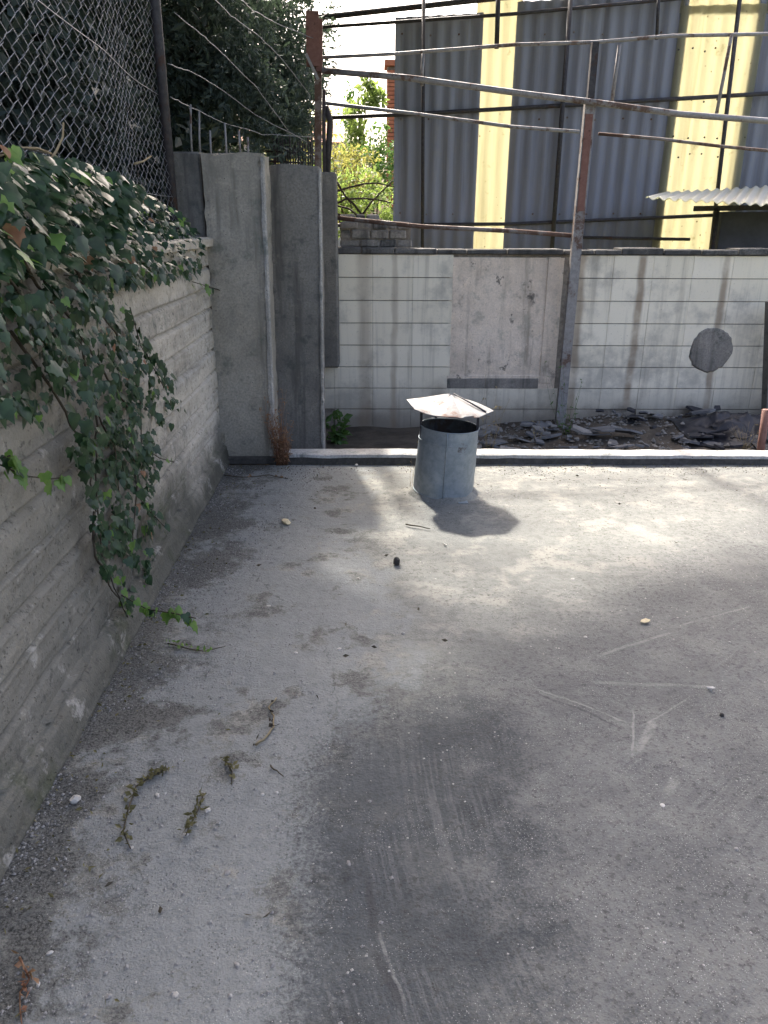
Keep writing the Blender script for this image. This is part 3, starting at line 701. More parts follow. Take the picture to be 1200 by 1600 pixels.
# ------------------------------------------------------------------ chain-link fence on the wall
cf = empty('chain_link_fence', (-1.17, 3.5, WZ), 'tall diamond chain-link fence standing on top of the ivy wall', 'fence')
FX, F0, F1, FZ0, FZ1 = -1.17, 1.2, 5.22, WZ+.08, 3.7
def fpos(y, z):      # the net sags and bulges between its posts
    b = .05*math.sin((z-FZ0)*1.7)*math.sin((y-F0)*1.1)+.035*noise.noise(Vector((y*1.2, z*1.2, 0)))
    return Vector((FX+b, y+.02*noise.noise(Vector((y*1.5, z*2.1, 4)))-.05*max(0, (z-2.2))*sstep(4.5, 5.2, y)*.6, z))
pit = .048; hp = .034; nz = int((FZ1-FZ0)/hp)
y = F0; k = 0
while y < F1-.03:
    pts = []; ph = U(-.008, .008); am = pit*U(.92, 1.12)
    for j in range(nz+1):
        z = FZ0+j*hp+ph+.012*noise.noise(Vector((k*.3, j*.35, 3))); s_ = ((j+k) % 2)
        c = fpos(y+s_*am, z)+Vector(((.004 if s_ else -.004), U(-.005, .005), 0))
        if j:
            pts.append(pts[-1].lerp(c, .5)+Vector((0, U(-.003, .003), U(-.002, .002))))
        pts.append(c)
    part(MB().tube(pts, .0018, 3, True, False), 'wire', M['wire'], cf); y += pit; k += 1
for z in (1.75, 2.32, 2.9): part(MB().tube([fpos(F0+(F1-F0)*i/30, z)+Vector((.006, 0, .01*noise.noise(Vector((i*.3, z, 0))))) for i in range(31)], .0022, 4), 'tension_wire', M['wire'], cf)
part(MB().tube([(FX-.02, 5.26, WZ), (FX-.02, 5.25, 3.9)], .03, 10), 'post', M['dark'], cf)
part(MB().tube([(FX-.02, 1.0, WZ), (FX-.02, 1.0, 3.9)], .03, 10), 'post', M['dark'], cf)
strands = [((262, 100), (300, 112), (340, 136), (400, 180), (480, 222)), ((266, 152), (300, 168), (345, 190), (410, 210), (492, 214)), ((325, -10), (360, 24), (400, 52), (440, 92), (485, 150)), ((366, -10), (395, 16), (430, 36), (490, 60)), ((272, 20), (320, 58), (360, 96), (400, 136), (450, 204))]
for st in strands:
    P = []
    for i, (px, py) in enumerate(st):
        t = i/(len(st)-1); P.append(ony(px, py, 5.25*(1-t)+7.0*t))
    Q = []
    for a, b in zip(P, P[1:]):
        for k in range(6): Q.append(a.lerp(b, k/6)+Vector((0, 0, U(-.004, .004))))
    part(MB().tube(Q+[P[-1]], .0032, 4), 'strand', M['wire'], cf)
# iron railing behind the pillars
ir = empty('iron_railing', (-.7, 7.9, 1.36), 'row of thin dark iron bars on the bank behind the concrete pillars', 'railing')
for i in range(17):
    px = 426+i*3.9; h = ony(px+U(-1, 1), U(212, 228), 7.9)
    part(MB().tube([(h.x, 7.9, 1.3), h], .008, 5), 'bar', M['dark'], ir)
for pz in (236, 252):
    part(MB().tube([ony(410, pz, 7.9), ony(494, pz+3, 7.9)], .008, 5), 'rail', M['dark'], ir)

# ------------------------------------------------------------------ foliage builders
def rv(): 
    v = Vector((random.gauss(0, 1), random.gauss(0, 1), random.gauss(0, 1))); return v.normalized()
def cards(mb, c, rad, n, ln, wd, bias=Vector((0, 0, 0)), shade=True, lo=0.0, flat=None):
    for _ in range(n):
        d = rv()*(R()**.42); p = Vector((c[0]+d.x*rad[0], c[1]+d.y*rad[1], c[2]+d.z*rad[2]))
        if shade and not shade_ok(p, lo): continue
        leaf(mb, p, (rv()+bias).normalized(), ln*U(.55, 1.3), wd*U(.6, 1.3))
def leaf(mb, p, d, l, w_):
    s = d.cross(rv()).normalized()*w_*.5; nn = d.cross(s).normalized()*w_*.18
    mb.add([p, p+d*l*.45+s+nn, p+d*l, p+d*l*.45-s+nn], [(0, 1, 2), (0, 2, 3)])
def sprig(mb, p, d, l, k, w_, lo=0.0, shade=True):    # conifer spray: many thin needles-clusters along a twig
    for i in range(k):
        q = p+d*l*(i/k); 
        if shade and not shade_ok(q, lo): return
        leaf(mb, q, (d*.8+rv()*.9+Vector((0, 0, -.25))).normalized(), l*U(.25, .5), w_)
def limb(root, pts, r0, r1, m=None, name='limb'):
    n = len(pts); part(MB().tube(pts, [r0+(r1-r0)*i/(n-1) for i in range(n)], 7), name, m or M['bark'], root)
def wob(a, b, n=6, k=.12):
    a, b = Vector(a), Vector(b); L_ = (b-a).length
    return [a.lerp(b, i/n)+rv()*k*L_*(.3 if 0 < i < n else 0) for i in range(n+1)]

# big dark conifer behind the pillars, its crown spreading over the terrace
ct = empty('conifer_tree', (-1.75, 8.9, 1.3), 'large dark conifer behind the concrete pillars with spreading needled branches', 'tree')
limb(ct, wob((-1.75, 8.9, 1.2), (-1.5, 8.6, 9.0), 8, .03), .20, .07, name='trunk')
cr_ = MB()
for i in range(620):                               # lower skirt, the part in view
    px, py = U(235, 505), U(-60, 232)
    edge = 488-max(0, (py-110))*.22+(26 if py < 30 else 0)+14*noise.noise(Vector((py*.03, 2, 1)))
    if px > edge: continue
    yy = U(7.7, 10.4); p = ony(px, py, yy)
    for _ in range(13): 
        q = p+rv()*U(.02, .24); sprig(cr_, q, (rv()+Vector((.2, -.3, -.35))).normalized(), U(.10, .24), 7, .028, 0)
for i in range(26):                                # ragged outer tips by the red post
    px, py = random.choice(((U(488, 520), U(78, 120)), (U(496, 545), U(-8, 16)), (U(455, 492), U(150, 215)), (U(470, 500), U(40, 90))))
    p = ony(px, py, U(7.6, 8.6))
    for _ in range(7): sprig(cr_, p+rv()*U(0, .07), (rv()+Vector((.4, -.1, -.2))).normalized(), U(.08, .16), 6, .022, .0)
LB = []
for i in range(1500):                              # high crown: shades the left strip and the near floor
    sx, sy, zz = U(-1.3, 3.6), U(-1.5, 5.0), U(4.6, 8.2)
    if inpoly(sx, sy, LIT): continue
    p = Vector((sx, sy, 0))+SUN*(zz/SUN.z)
    if p.z < 2.0+.30*p.y: continue
    if not shade_ok(p): continue
    cards(cr_, p, (.32, .32, .16), 42, .18, .075, Vector((0, 0, -.2)))
    if i % 44 == 0: LB.append(p)
part(cr_, 'crown', M['conifer'], ct)
for p in LB:
    z0 = min(8.6, max(3.4, p.z-.5)); limb(ct, wob((-1.6, 8.7, z0), p, 5, .10), .06, .012)

# dark evergreens behind the fence
for i, (x, y, zt, rx, lab) in enumerate(((-2.75, 5.3, 5.6, 1.25, 'dark evergreen shrub mass close behind the chain-link fence above the thickest ivy'), (-2.7, 7.5, 6.4, 1.35, 'dark evergreen behind the far post of the chain-link fence'), (-4.2, 10.2, 7.5, 2.2, 'tall dark evergreen standing furthest back behind the fence'))):
    t = empty('evergreen_tree', (x, y, 1.3), lab, 'tree', None)
    limb(t, wob((x, y, 1.2), (x+.1, y, zt-.6), 6, .04), .11, .03, name='trunk')
    mb = MB()
    for k in range(520):
        a = U(0, 6.28); zz = U(1.3, min(zt, 4.9)); r = rx*math.sqrt(R())*(1-.25*max(0, (zz-1.4)/(zt-1.4)))
        cards(mb, (x+r*math.cos(a), y+1.2*r*math.sin(a), zz), (.3, .3, .26), 55, .13, .06, Vector((.25, 0, -.25)), True, .0)
    part(mb, 'crown', M['hedge'], t)
    for k in range(6):
        a = U(0, 6.28); limb(t, wob((x, y, 1.6+k*.5), (x+rx*.7*math.cos(a), y+rx*.7*math.sin(a), 2+k*.5), 4, .1), .04, .01)

# ------------------------------------------------------------------ ivy
iv = empty('ivy', (-1.0, 2.9, WZ), 'thick dark green ivy spilling over the wall top and hanging down its face', 'ivy')
def ivymesh(name, m, lob):
    P = [(0, 0), (.30, -.10), (.52, .10), (.36, .34), (.40, .56), (.20, .62), (0, 1.0), (-.20, .62), (-.40, .56), (-.36, .34), (-.52, .10), (-.30, -.10)] if lob else [(0, 0), (.26, -.06), (.42, .16), (.36, .45), (.16, .78), (0, 1.0), (-.16, .78), (-.36, .45), (-.42, .16), (-.26, -.06)]
    vs_ = [(x, y, -.16*abs(x)-.18*y*y+.03) for x, y in P]+[(0, .45, .02-.18*.2)]
    n = len(P); vs_[0] = (0, 0, .03)
    return vs_, [(i, (i+1) % n, n) for i in range(n)]
IVP = [ivymesh('a', None, True), ivymesh('b', None, False)]
OUT = [(-40, 262), (60, 238), (140, 255), (215, 285), (285, 335), (322, 378), (312, 428), (250, 440), (182, 446), (205, 490), (240, 545), (268, 575), (290, 642), (252, 690), (243, 760), (240, 850), (232, 905), (203, 968), (176, 915), (150, 870), (140, 800), (128, 735), (96, 690), (60, 660), (-40, 640)]
def ivypt(px, py, out): return onx(px, py, -1.0+out)
cand = []
def add_leaf(p, s, mode, young=False):
    if R() < .012: young = 2
    if mode == 'top': nrm = (Vector((U(.1, .9), U(-.9, .3), U(.35, 1.1)))).normalized()
    else: nrm = (Vector((1.0, U(-.9, .45), U(-.1, .95)))).normalized()
    dn = Vector((U(-.1, .35), U(-.55, .55), -1)); dn = (dn-nrm*dn.dot(nrm)).normalized()
    cand.append((p, dn, nrm, s, young))
tries = 0
while len(cand) < 3900 and tries < 40000:
    tries += 1
    px, py = U(-70, 325), U(232, 970)
    if not inpoly(max(px, -39), py, OUT): continue
    hang = py > 440 or (px < 170 and py > 420)
    if px < 130 and py > 520 and noise.noise(Vector((px*.018, py*.013, 2)))+.0012*(py-560) > .10 and R() < .85: continue      # gaps where bare wall shows
    if hang and R() < .06+.55*sstep(195, 265, px)+.25*sstep(420, 480, py)*sstep(600, 520, py)*sstep(150, 200, px): continue
    if hang and noise.noise(Vector((px*.035, py*.016, 7))) > .12 and R() < .75: continue
    p0 = ivypt(px, py, 0)
    if p0.z > WZ-.05:
        out = U(-.15, .17)*(1 if px < 230 else .6); mode = 'top'
    else: out = U(.02, .17)*(1.15 if px < 170 else .75); mode = 'hang'
    if py > 700: out *= .6
    p = ivypt(px, py, out)
    # accept in proportion to real area so that near and far leaves have one density
    if R() > min(1, (p.y/3.6)**2*.9+.18): continue
    s = U(.026, .070) if not hang else U(.020, .056)
    if px > 215 and py < 450: s = U(.022, .05)
    elif R() < .35: s *= .6
    add_leaf(p, s, mode, R() < (.035 if not (py > 900) else .5))
# trailing tips and stray runners
for path, n_, yg in ((((300, 440), (340, 452), (378, 470), (388, 492)), 12, .8), (((320, 448), (350, 455), (384, 458)), 6, 1), (((0, 726), (40, 744), (80, 748), (104, 746)), 12, .9), (((0, 716), (16, 712)), 6, 1), (((225, 700), (250, 716), (272, 722)), 5, .8), (((208, 765), (235, 800), (262, 828)), 10, 0), (((203, 480), (220, 540), (240, 575), (256, 605)), 8, 0), (((190, 930), (230, 952), (270, 958), (306, 966)), 26, .9), (((0, 240), (40, 232), (75, 240)), 8, .5)):
    P = [ivypt(px, py, .03+.03*i if py < 900 else .05+.10*i) for i, (px, py) in enumerate(path)]
    if path[0][1] > 900: P = [Vector((p.x, p.y, max(p.z, .03))) for p in P]
    Q = []
    for a, b in zip(P, P[1:]): Q += [a.lerp(b, k/4) for k in range(4)]
    part(MB().tube(Q+[P[-1]], .0025, 4), 'runner', M['stem'], iv)
    for _ in range(n_):
        q = random.choice(Q)+Vector((U(0, .02), U(-.02, .02), U(-.02, .02))); add_leaf(q, U(.028, .055), 'hang', R() < yg)
for path in (((60, 420), (120, 520), (150, 640), (150, 760), (163, 880), (200, 965)), ((30, 400), (80, 470), (150, 560), (200, 640), (215, 760), (205, 880)), ((100, 400), (180, 520), (220, 620), (222, 720)), ((0, 420), (60, 500), (130, 600), (180, 700), (190, 840)), ((20, 520), (90, 620), (140, 720), (150, 800)), ((250, 400), (180, 420), (100, 430)), ((145, 800), (150, 870), (165, 905), (190, 945))):
    P = [ivypt(px, py, .035+.02*R()) for px, py in path]; Q = []
    for a, b in zip(P, P[1:]): Q += [a.lerp(b, k/5)+Vector((U(-.005, .005), U(-.008, .008), U(-.008, .008))) for k in range(5)]
    part(MB().tube(Q+[P[-1]], [.0055-.003*i/len(Q) for i in range(len(Q)+1)], 5), 'stem', M['stem'], iv)
def leaf_mat(p, dn, nrm, s):
    xa = dn.cross(nrm).normalized()
    return Matrix(((xa.x, dn.x, nrm.x, p.x), (xa.y, dn.y, nrm.y, p.y), (xa.z, dn.z, nrm.z, p.z), (0, 0, 0, 1))) @ Matrix.Scale(s, 4)
def vis(c): return c[3]/(c[0]-CAM).length+ (.02 if c[0].x > -.93 else 0)
cand.sort(key=vis, reverse=True)
lm = []
for vs_, fs in IVP:
    for mm in ('ivy', 'ivyy', 'dry'):
        o = MB().add(vs_, fs, True).build('leaf', M[mm]); lm.append(o.data); bpy.data.objects.remove(o)
root_i = Matrix.Translation(-iv.location)
rest, resty, restd = MB(), MB(), MB()
for i, (p, dn, nrm, s, yg) in enumerate(cand):
    k = 0 if R() < .7 else 1; mt = leaf_mat(p, dn, nrm, s)
    if i < 290:
        o = bpy.data.objects.new('leaf', lm[k*3+int(yg)]); COL.objects.link(o); o.parent = iv; o.matrix_local = root_i @ mt
    else:
        (rest, resty, restd)[int(yg)].add([mt @ Vector(v) for v in IVP[k][0]], IVP[k][1], True)
kind(part(rest, 'foliage', M['ivy'], iv), 'stuff'); kind(part(resty, 'young_foliage', M['ivyy'], iv), 'stuff'); kind(part(restd, 'withered_foliage', M['dry'], iv), 'stuff')
# bare pale vine shoots in front of the net
for path in (((-10, 292), (40, 276), (74, 268), (80, 248), (88, 236), (98, 214), (99, 192)), ((-10, 246), (30, 231), (60, 232), (80, 240)), ((210, 256), (224, 252), (236, 244))):
    P = [onx(px, py, -1.08) for px, py in path]; part(MB().tube(P, [.006-.003*i/len(P) for i in range(len(P))], 5), 'bare_shoot', M['straw'], iv)

# ------------------------------------------------------------------ garden seen through the gap
def bush(name, c, rad, n, ln, wd, m, label, grp=None, stems=5, catg='bush', dens=26):
    t = empty(name, (c[0], c[1], -.25), label, catg, grp); mb = MB()
    for k in range(n):
        d = rv()*(R()**.4); q = Vector((c[0]+d.x*rad[0], c[1]+d.y*rad[1], c[2]+d.z*rad[2]))
        cards(mb, q, (rad[0]*.22, rad[1]*.22, rad[2]*.2), dens, ln, wd, Vector((0, 0, .3)), True)
    part(mb, 'foliage', m, t)
    for k in range(stems):
        limb(t, wob((c[0]+U(-.1, .1), c[1], -.3), (c[0]+U(-.6, .6)*rad[0], c[1]+U(-.5, .5)*rad[1], c[2]+U(-.1, .6)*rad[2]), 5, .08), .022, .006, name='stem')
    return t
def gp(px, py, y): return ony(px, py, y)
p = gp(548, 285, 12.6); bush('bush', (p.x, 12.6, p.z), (.55, .6, .55), 60, .085, .04, M['olive'], 'yellow-green sunlit bush seen through the gap beside the sheets')
p = gp(590, 262, 13.6); bush('bush', (p.x, 13.6, p.z), (.45, .5, .75), 60, .085, .04, M['green'], 'mid-green bush in the gap standing before the brick chimney')
p = gp(560, 318, 11.6); bush('bush', (p.x, 11.6, p.z), (.75, .5, .42), 60, .085, .035, M['lime'], 'low lime-green growth in the gap just above the masonry stub')
p = gp(520, 300, 13.8); bush('bush', (p.x, 13.8, p.z), (.5, .5, .7), 50, .085, .04, M['lime'], 'lime-green bush in the gap close behind the rusty post')
p = gp(470, 236, 14.5); bush('bush', (p.x, 14.5, p.z), (.9, .7, .8), 50, .09, .045, M['olive'], 'yellowish bush beyond the iron railing', stems=3)
t = empty('young_tree', (gp(556, 300, 14.6).x, 14.6, -.25), 'slim young tree with bright green leaves in the garden gap', 'tree')
tp = gp(560, 150, 14.6); bs = Vector((t.location.x, 14.6, -.3)); limb(t, wob(bs, tp, 7, .03), .05, .012, name='trunk')
mb = MB()
for px, py, r in ((562, 165, .20), (578, 142, .20), (548, 178, .18), (585, 158, .15), (556, 205, .2), (566, 225, .25), (548, 232, .2), (575, 132, .12), (592, 150, .1)):
    q = gp(px, py, 14.6+U(-.2, .2)); cards(mb, q, (r, r, r*.8), 70, .13, .075, Vector((0, -.2, -.3)), False)
    limb(t, wob(bs.lerp(tp, .6+.3*R()), q, 4, .08), .012, .004)
part(mb, 'crown', M['lime'], t)
t = empty('cypress_tree', (gp(548, 250, 24).x, 24, -.25), 'distant narrow cypress rising behind the young tree', 'tree')
q = gp(548, 138, 24); mb = MB()
for k in range(90):
    f = R(); cards(mb, (q.x+U(-.22, .22)*(1-f)**.5, 24, .2+(q.z-.2)*f), (.16, .16, .3), 24, .14, .06, Vector((0, 0, .6)), False)
part(mb, 'crown', M['green'], t); limb(t, wob((q.x, 24, -.3), (q.x, 24, 2), 4, .02), .09, .05, name='trunk')
# arching bare canes above the stub
cn = empty('bramble', (.05, 9.2, -.25), 'bare arching bramble canes above the masonry stub', 'bramble')
for path in (((522, 300), (545, 293), (570, 287), (590, 286), (616, 292)), ((526, 318), (540, 311), (565, 310), (590, 312), (616, 318)), ((566, 336), (580, 316), (596, 300), (614, 282)), ((566, 336), (552, 318), (538, 305)), ((560, 338), (545, 326), (520, 320)), ((524, 280), (535, 300), (548, 318)), ((522, 333), (545, 340), (575, 345))):
    P = [gp(px, py, 9.2+U(-.1, .1)) for px, py in path]; part(MB().tube(P, [.013, .012, .010, .008, .006][:len(P)] if len(P) > 2 else .01, 5), 'cane', M['bark'], cn)
P0 = gp(562, 338, 9.2)
part(MB().tube([(P0.x, 9.25, -.3), (P0.x+.03, 9.2, .6), P0], .02, 6), 'cane', M['bark'], cn)
# brick chimney stack and pale house far behind
cx_ = gp(604, 104, 17.5); bc = empty('brick_chimney', (cx_.x+.2, 17.5, -.25), 'tall orange brick chimney stack just left of the corrugated wall', 'chimney')
bw, bh = .24, .075; nb = int((cx_.z+.25)/bh)
me_b = MB().box((-bw/2+.006, -.06, -bh/2+.006), (bw/2-.006, .06, bh/2-.006)).build('brick', M['brick']); bme = me_b.data; bpy.data.objects.remove(me_b)
part(MB().box((cx_.x+.015, 17.47, -.25), (cx_.x+.7, 17.9, cx_.z-.01)), 'core', M['core'], bc)
for j in range(max(0, nb-34), nb):
    for k in range(3):
        o = bpy.data.objects.new('brick', bme); COL.objects.link(o); o.parent = bc
        o.location = Vector((cx_.x+bw*k+(bw/2 if j % 2 else .12*0+bw/2-.0), 17.45+U(-.004, .004), -.25+bh*j+bh/2))-bc.location
part(MB().box((cx_.x-.04, 17.36, cx_.z), (cx_.x+.78, 17.95, cx_.z+.10)), 'cap', M['brick'], bc)
h = empty('house', (-4, 42, -.25), 'distant pale house with a reddish roof beyond the iron railing', 'house')
hz = gp(460, 216, 42).z; hx = gp(460, 216, 42).x
part(MB().box((hx-5, 42, -.25), (hx+2.6, 48, hz-.2)), 'wall', M['render'], h)
rf = MB(); rf.add([(hx-5.4, 41.6, hz-.2), (hx+3, 41.6, hz-.2), (hx+3, 48.4, hz-.2), (hx-5.4, 48.4, hz-.2), (hx-4, 45, hz+1.1), (hx+1.6, 45, hz+1.1)], [(0, 1, 5, 4), (1, 2, 5), (2, 3, 4, 5), (3, 0, 4), (0, 3, 2, 1)])
part(rf, 'roof', M['rooft'], h)
for k in range(3):
    wn = part(MB().box((hx-3.6+k*2, 41.93, hz-2), (hx-2.6+k*2, 41.99, hz-.8)), 'window', M['white'], h); part(MB().box((hx-3.5+k*2, 41.9, hz-1.9), (hx-2.7+k*2, 41.925, hz-.9)), 'pane', M['glass'], wn)
# meadow grass beyond
mb = MB()
for i in range(5000):
    x, y = U(-1.1, 2.2), U(10.3, 19); hgt = U(.25, .75)*(1 if y < 14 else 1.4)
    p = Vector((x, y, -.27)); leaf(mb, p, Vector((U(-.35, .35), U(-.35, .35), 1)).normalized(), hgt, .03)
kind(mb.build('meadow_grass', M['grass']), 'stuff')['label'] = 'tall sunlit meadow grass beyond the corrugated wall'
for o in COL.objects:
    if o.name.startswith('meadow_grass'): o['category'] = 'grass'

# ------------------------------------------------------------------ weeds
def weed(name, base, h, n, m, label, spread=.5, ln=.05, wd=.02, stemr=.0022, leafy=6, grp=None, sm=None):
    t = empty(name, base, label, 'weed', grp); fm = MB(); b0 = Vector(base)
    for k in range(n):
        d = Vector((U(-spread, spread), U(-spread, spread), 1)).normalized(); hh = h*U(.5, 1.1)
        P = [b0+Vector((U(-.015, .015), U(-.015, .015), -.005))]; c = P[0]
        for i in range(4): c = c+(d+rv()*.22).normalized()*hh/4; P.append(c)
        part(MB().tube(P, [stemr, stemr, stemr*.8, stemr*.6, stemr*.4], 4), 'stalk', sm or m, t)
        for i in range(leafy):
            q = P[random.randint(1, 4)]; leaf(fm, q+rv()*.006, (rv()+Vector((0, 0, .2))).normalized(), ln*U(.5, 1.2), wd*U(.6, 1.2))
    if fm.v: part(fm, 'leaves', m, t)
    return t
for k, (px, py) in enumerate(((440, 712), (447, 706), (455, 700), (450, 714))):
    b = onz(px, py, 0) if k != 2 else Vector((-.53, 5.6, -.22))
    if k < 2 or k == 3: weed('dried_weed', (b.x, min(b.y, 5.22), 0), (.34, .50, 0, .22)[k], 30, M['dry'], ('dried red-brown weed at the foot of the broad pillar', 'taller dried red-brown weed in the gap between pillar and kerb', '', 'small dry weed clump spilling onto the floor by the kerb end')[k], .28, .035, .008, .002, 8)
weed('green_weed', (-.22, 6.6, -.23), .26, 11, M['green'], 'leafy green weed behind the kerb beside the dark pillar', .6, .10, .055, .003, 8)
q = ony(765, 690, 6.2); weed('dry_weed', (q.x, 6.2, -.22), .62, 8, M['straw'], 'thin straw-coloured weed standing behind the vent', .22, .03, .010, .0018, 9)
q = ony(884, 690, 6.6); weed('thin_weed', (q.x, 6.6, -.22), .70, 9, M['green'], 'thin green weed at the foot of the frame post', .3, .04, .012, .0016, 8)
q = ony(1165, 700, 6.1); weed('straw_tuft', (q.x, 6.1, -.16), .28, 26, M['straw'], 'tuft of dry straw on the dark rubble at the end of the kerb', .9, .03, .004, .0016, 2)
q = onz(645, 760); weed('dry_stalk', (q.x-.01, q.y, 0), .30, 3, M['straw'], 'few thin dry stalks leaning beside the vent', .12, .02, .005, .0012, 3)
q = ony(835, 690, 6.5); weed('thin_weed', (q.x, 6.5, -.22), .26, 6, M['straw'], 'low pale weed among the broken slabs behind the kerb', .5, .03, .01, .0014, 6)
q = onz(1230, 742); weed('dry_weed', (q.x-.1, q.y, 0), .05, 7, M['straw'], 'flattened dry weed on the sunny floor by the kerb', 1.2, .03, .008, .001, 4)

# ------------------------------------------------------------------ broken slabs behind the kerb
def slab_mesh(n, sx, sy, th, m):
    P = []
    for i in range(n):
        a = 2*math.pi*(i+U(-.3, .3))/n; P.append((sx*math.cos(a)*U(.7, 1.1), sy*math.sin(a)*U(.7, 1.1)))
    mb = MB(); mb.add([(x, y, 0) for x, y in P]+[(x*.985, y*.985, th) for x, y in P], [tuple(range(n))[::-1], tuple(range(n, 2*n))]+[(i, (i+1) % n, n+(i+1) % n, n+i) for i in range(n)])
    return mb
def ground_z(x, y): return lowstrip((x+1.4)/8, (y-5.36)/1.86)[2]
def zone(x): return 'near the straw weed behind the vent' if x < 1.6 else ('around the foot of the frame post' if x < 2.25 else ('between the frame post and the round patch' if x < 2.95 else 'below the round patch'))
for i in range(170):
    x = .85+3.1*R(); y = U(5.6, 7.06)
    if x < 1.5 and R() < .45: continue
    dark = x > 2.6+U(-.5, .5); big = R() < .45
    m = M['slated'] if dark and R() < .7 else (M['slatep'] if R() < .3 else M['slate'])
    sx = U(.05, .13)*(1.35 if big else .6)
    o = slab_mesh(random.choice((4, 5, 5, 6)), sx, sx*U(.4, .9), U(.010, .022), m).build('broken_slab', m)
    lift = U(0, .09)*sstep(1.1, 2.4, x)
    o.location = (x, y, ground_z(x, y)+lift+sx*.12); o.rotation_euler = (U(-.38, .38), U(-.32, .32), U(0, 6.28))
    nm = ('near-black' if m is M['slated'] else ('pale' if m is M['slatep'] else 'mid-grey'))+(' large' if sx > .13 else ' small')
    tag(o, nm+' broken slab piece beyond the kerb '+zone(x), 'slab', nm+' broken slabs '+zone(x))
def tarp(u, v):
    x, y = 2.85+u*1.1, 6.25+v*.75; b = math.sin(math.pi*u)*math.sin(math.pi*v)
    return (x+.05*noise.noise(Vector((x*4, y*4, 1))), y+.05*noise.noise(Vector((x*4, y*4, 2))), ground_z(x, min(y, 7.1))+.015+.10*b+.13*b*noise.noise(Vector((x*6, y*8, 3)))+.06*b*abs(noise.noise(Vector((x*13, y*13, 3)))))
tag(grid(tarp, 46, 34).build('plastic_sheet', M['plasticb']), 'crumpled black plastic sheet among the rubble below the round patch', 'plastic sheet')

# ------------------------------------------------------------------ stones, litter and grit on the floor
def pebble(sz, sub=1, seed=0):
    import bmesh
    b = bmesh.new(); bmesh.ops.create_icosphere(b, subdivisions=sub, radius=1)
    vs_ = [Vector(v.co) for v in b.verts]; fs = [tuple(v.index for v in f.verts) for f in b.faces]; b.free()
    vs_ = [Vector((v.x*sz[0], v.y*sz[1], v.z*sz[2]))*(1+.32*noise.noise(v*1.6+Vector((seed, 0, 0)))) for v in vs_]
    return vs_, fs
def stone(name, px, py, sz, m, label, seed, cat='stone', grp=None):
    p = onz(px, py); vs_, fs = pebble(sz, 2, seed); zt = min(v[2] for v in vs_)
    o = MB().add(vs_, fs, False).build(name, M[m], None, (p.x, p.y, terrace((p.x+1.02)/6.4, (p.y+2.4)/7.62)[2]-zt-.003)); o.rotation_euler.z = seed
    return tag(o, label, cat, grp)
stone('white_stone', 118, 1253, (.017, .013, .011), 'white', 'smooth white stone near the foot of the ivy wall', 1.0)
stone('cream_lump', 447, 818, (.042, .022, .014), 'cream', 'cream-coloured crumbly lump on the floor away from the vent', 2.0, 'lump')
stone('black_stone', 620, 884, (.019, .017, .024), 'black', 'round black stone on the floor in front of the vent', 3.0)
stone('white_stone', 530, 722, (.026, .018, .018), 'white', 'white stone against the kerb beside the dark pillar', 4.0)
stone('white_stone', 557, 728, (.014, .012, .010), 'white', 'tiny white stone by the kerb between dark pillar and vent', 4.4)
stone('white_stone', 848, 722, (.024, .020, .018), 'white', 'white stone against the kerb under the frame post', 5.0)
stone('dark_pebble', 1128, 1117, (.008, .008, .007), 'black', 'tiny dark pebble on the scuffed grey coating', 6.0)
for i, (px, py) in enumerate(((420, 946), (530, 1014), (258, 1240), (246, 1243), (206, 1326), (290, 1305), (325, 1268), (60, 1540), (170, 1558), (274, 1555), (78, 1490), (355, 1366), (370, 1510), (432, 1240), (410, 1243), (500, 1160), (545, 1350), (915, 995), (1140, 1005), (1110, 1078), (1035, 1258), (1150, 1328), (590, 735), (895, 905), (760, 770), (980, 790), (680, 905), (630, 990), (1085, 860), (1120, 745), (560, 905), (462, 1020))):
    stone('pale_chip', px, py, (U(.005, .012), U(.004, .009), U(.003, .005)), random.choice(('white', 'white', 'peb')), 'tiny pale stone chip lying on the terrace floor', i*.7, 'stone chip', 'pale stone chips on the floor')
# paper scrap and white flake
def flake(name, px, py, s, m, label, cat, rz, asp=.5):
    p = onz(px, py, .004); mb = slab_mesh(6, s, s*asp, .003, m); mb.v = [(x, y, z+.006*noise.noise(Vector((x*60, y*60, 0)))) for x, y, z in mb.v]
    o = mb.build(name, m, None, (p.x, p.y, .009)); o.rotation_euler = (U(-.05, .05), U(-.05, .05), rz); return tag(o, label, cat)
flake('paper_scrap', 1008, 972, .030, M['cream'], 'torn cream paper scrap on the dark scuffed coating', 'paper', .3)
flake('white_flake', 1110, 1077, .022, M['white'], 'flat white plaster flake on the speckled coating', 'flake', -.2, .3)
flake('wood_splinter', 695, 852, .022, M['white'], 'small pale splinter on the floor near the shadow of the vent', 'splinter', -1.0, .25)
# twigs
def twig(name, pts, r, m, label, leaves=0, lm_=None):
    P = [onz(px, py, .008+.006*R()) for px, py in pts]; root = empty(name, P[0], label, 'twig')
    Q = []
    for a, b in zip(P, P[1:]): Q += [a.lerp(b, k/3)+rv()*.002 for k in range(3)]
    part(MB().tube(Q+[P[-1]], [r*(1-.5*i/len(Q)) for i in range(len(Q)+1)], 5), 'stick', m, root)
    if leaves:
        mb = MB()
        for _ in range(leaves): q = random.choice(Q); leaf(mb, q+Vector((U(-.012, .012), U(-.012, .012), .004)), Vector((U(-1, 1), U(-1, 1), U(0, .5))).normalized(), U(.008, .028), U(.006, .018))
        part(mb, 'dry_leaves', lm_ or M['straw'], root)
twig('curled_twig', ((400, 1163), (416, 1152), (427, 1135), (428, 1118), (420, 1105), (432, 1090)), .0042, M['straw'], 'curled pale dry twig with withered leaves on the grey skim coat', 12, M['bark'])
twig('dark_twig', ((634, 819), (655, 822), (672, 826)), .005, M['stem'], 'short dark twig on the sunny floor beside the vent')
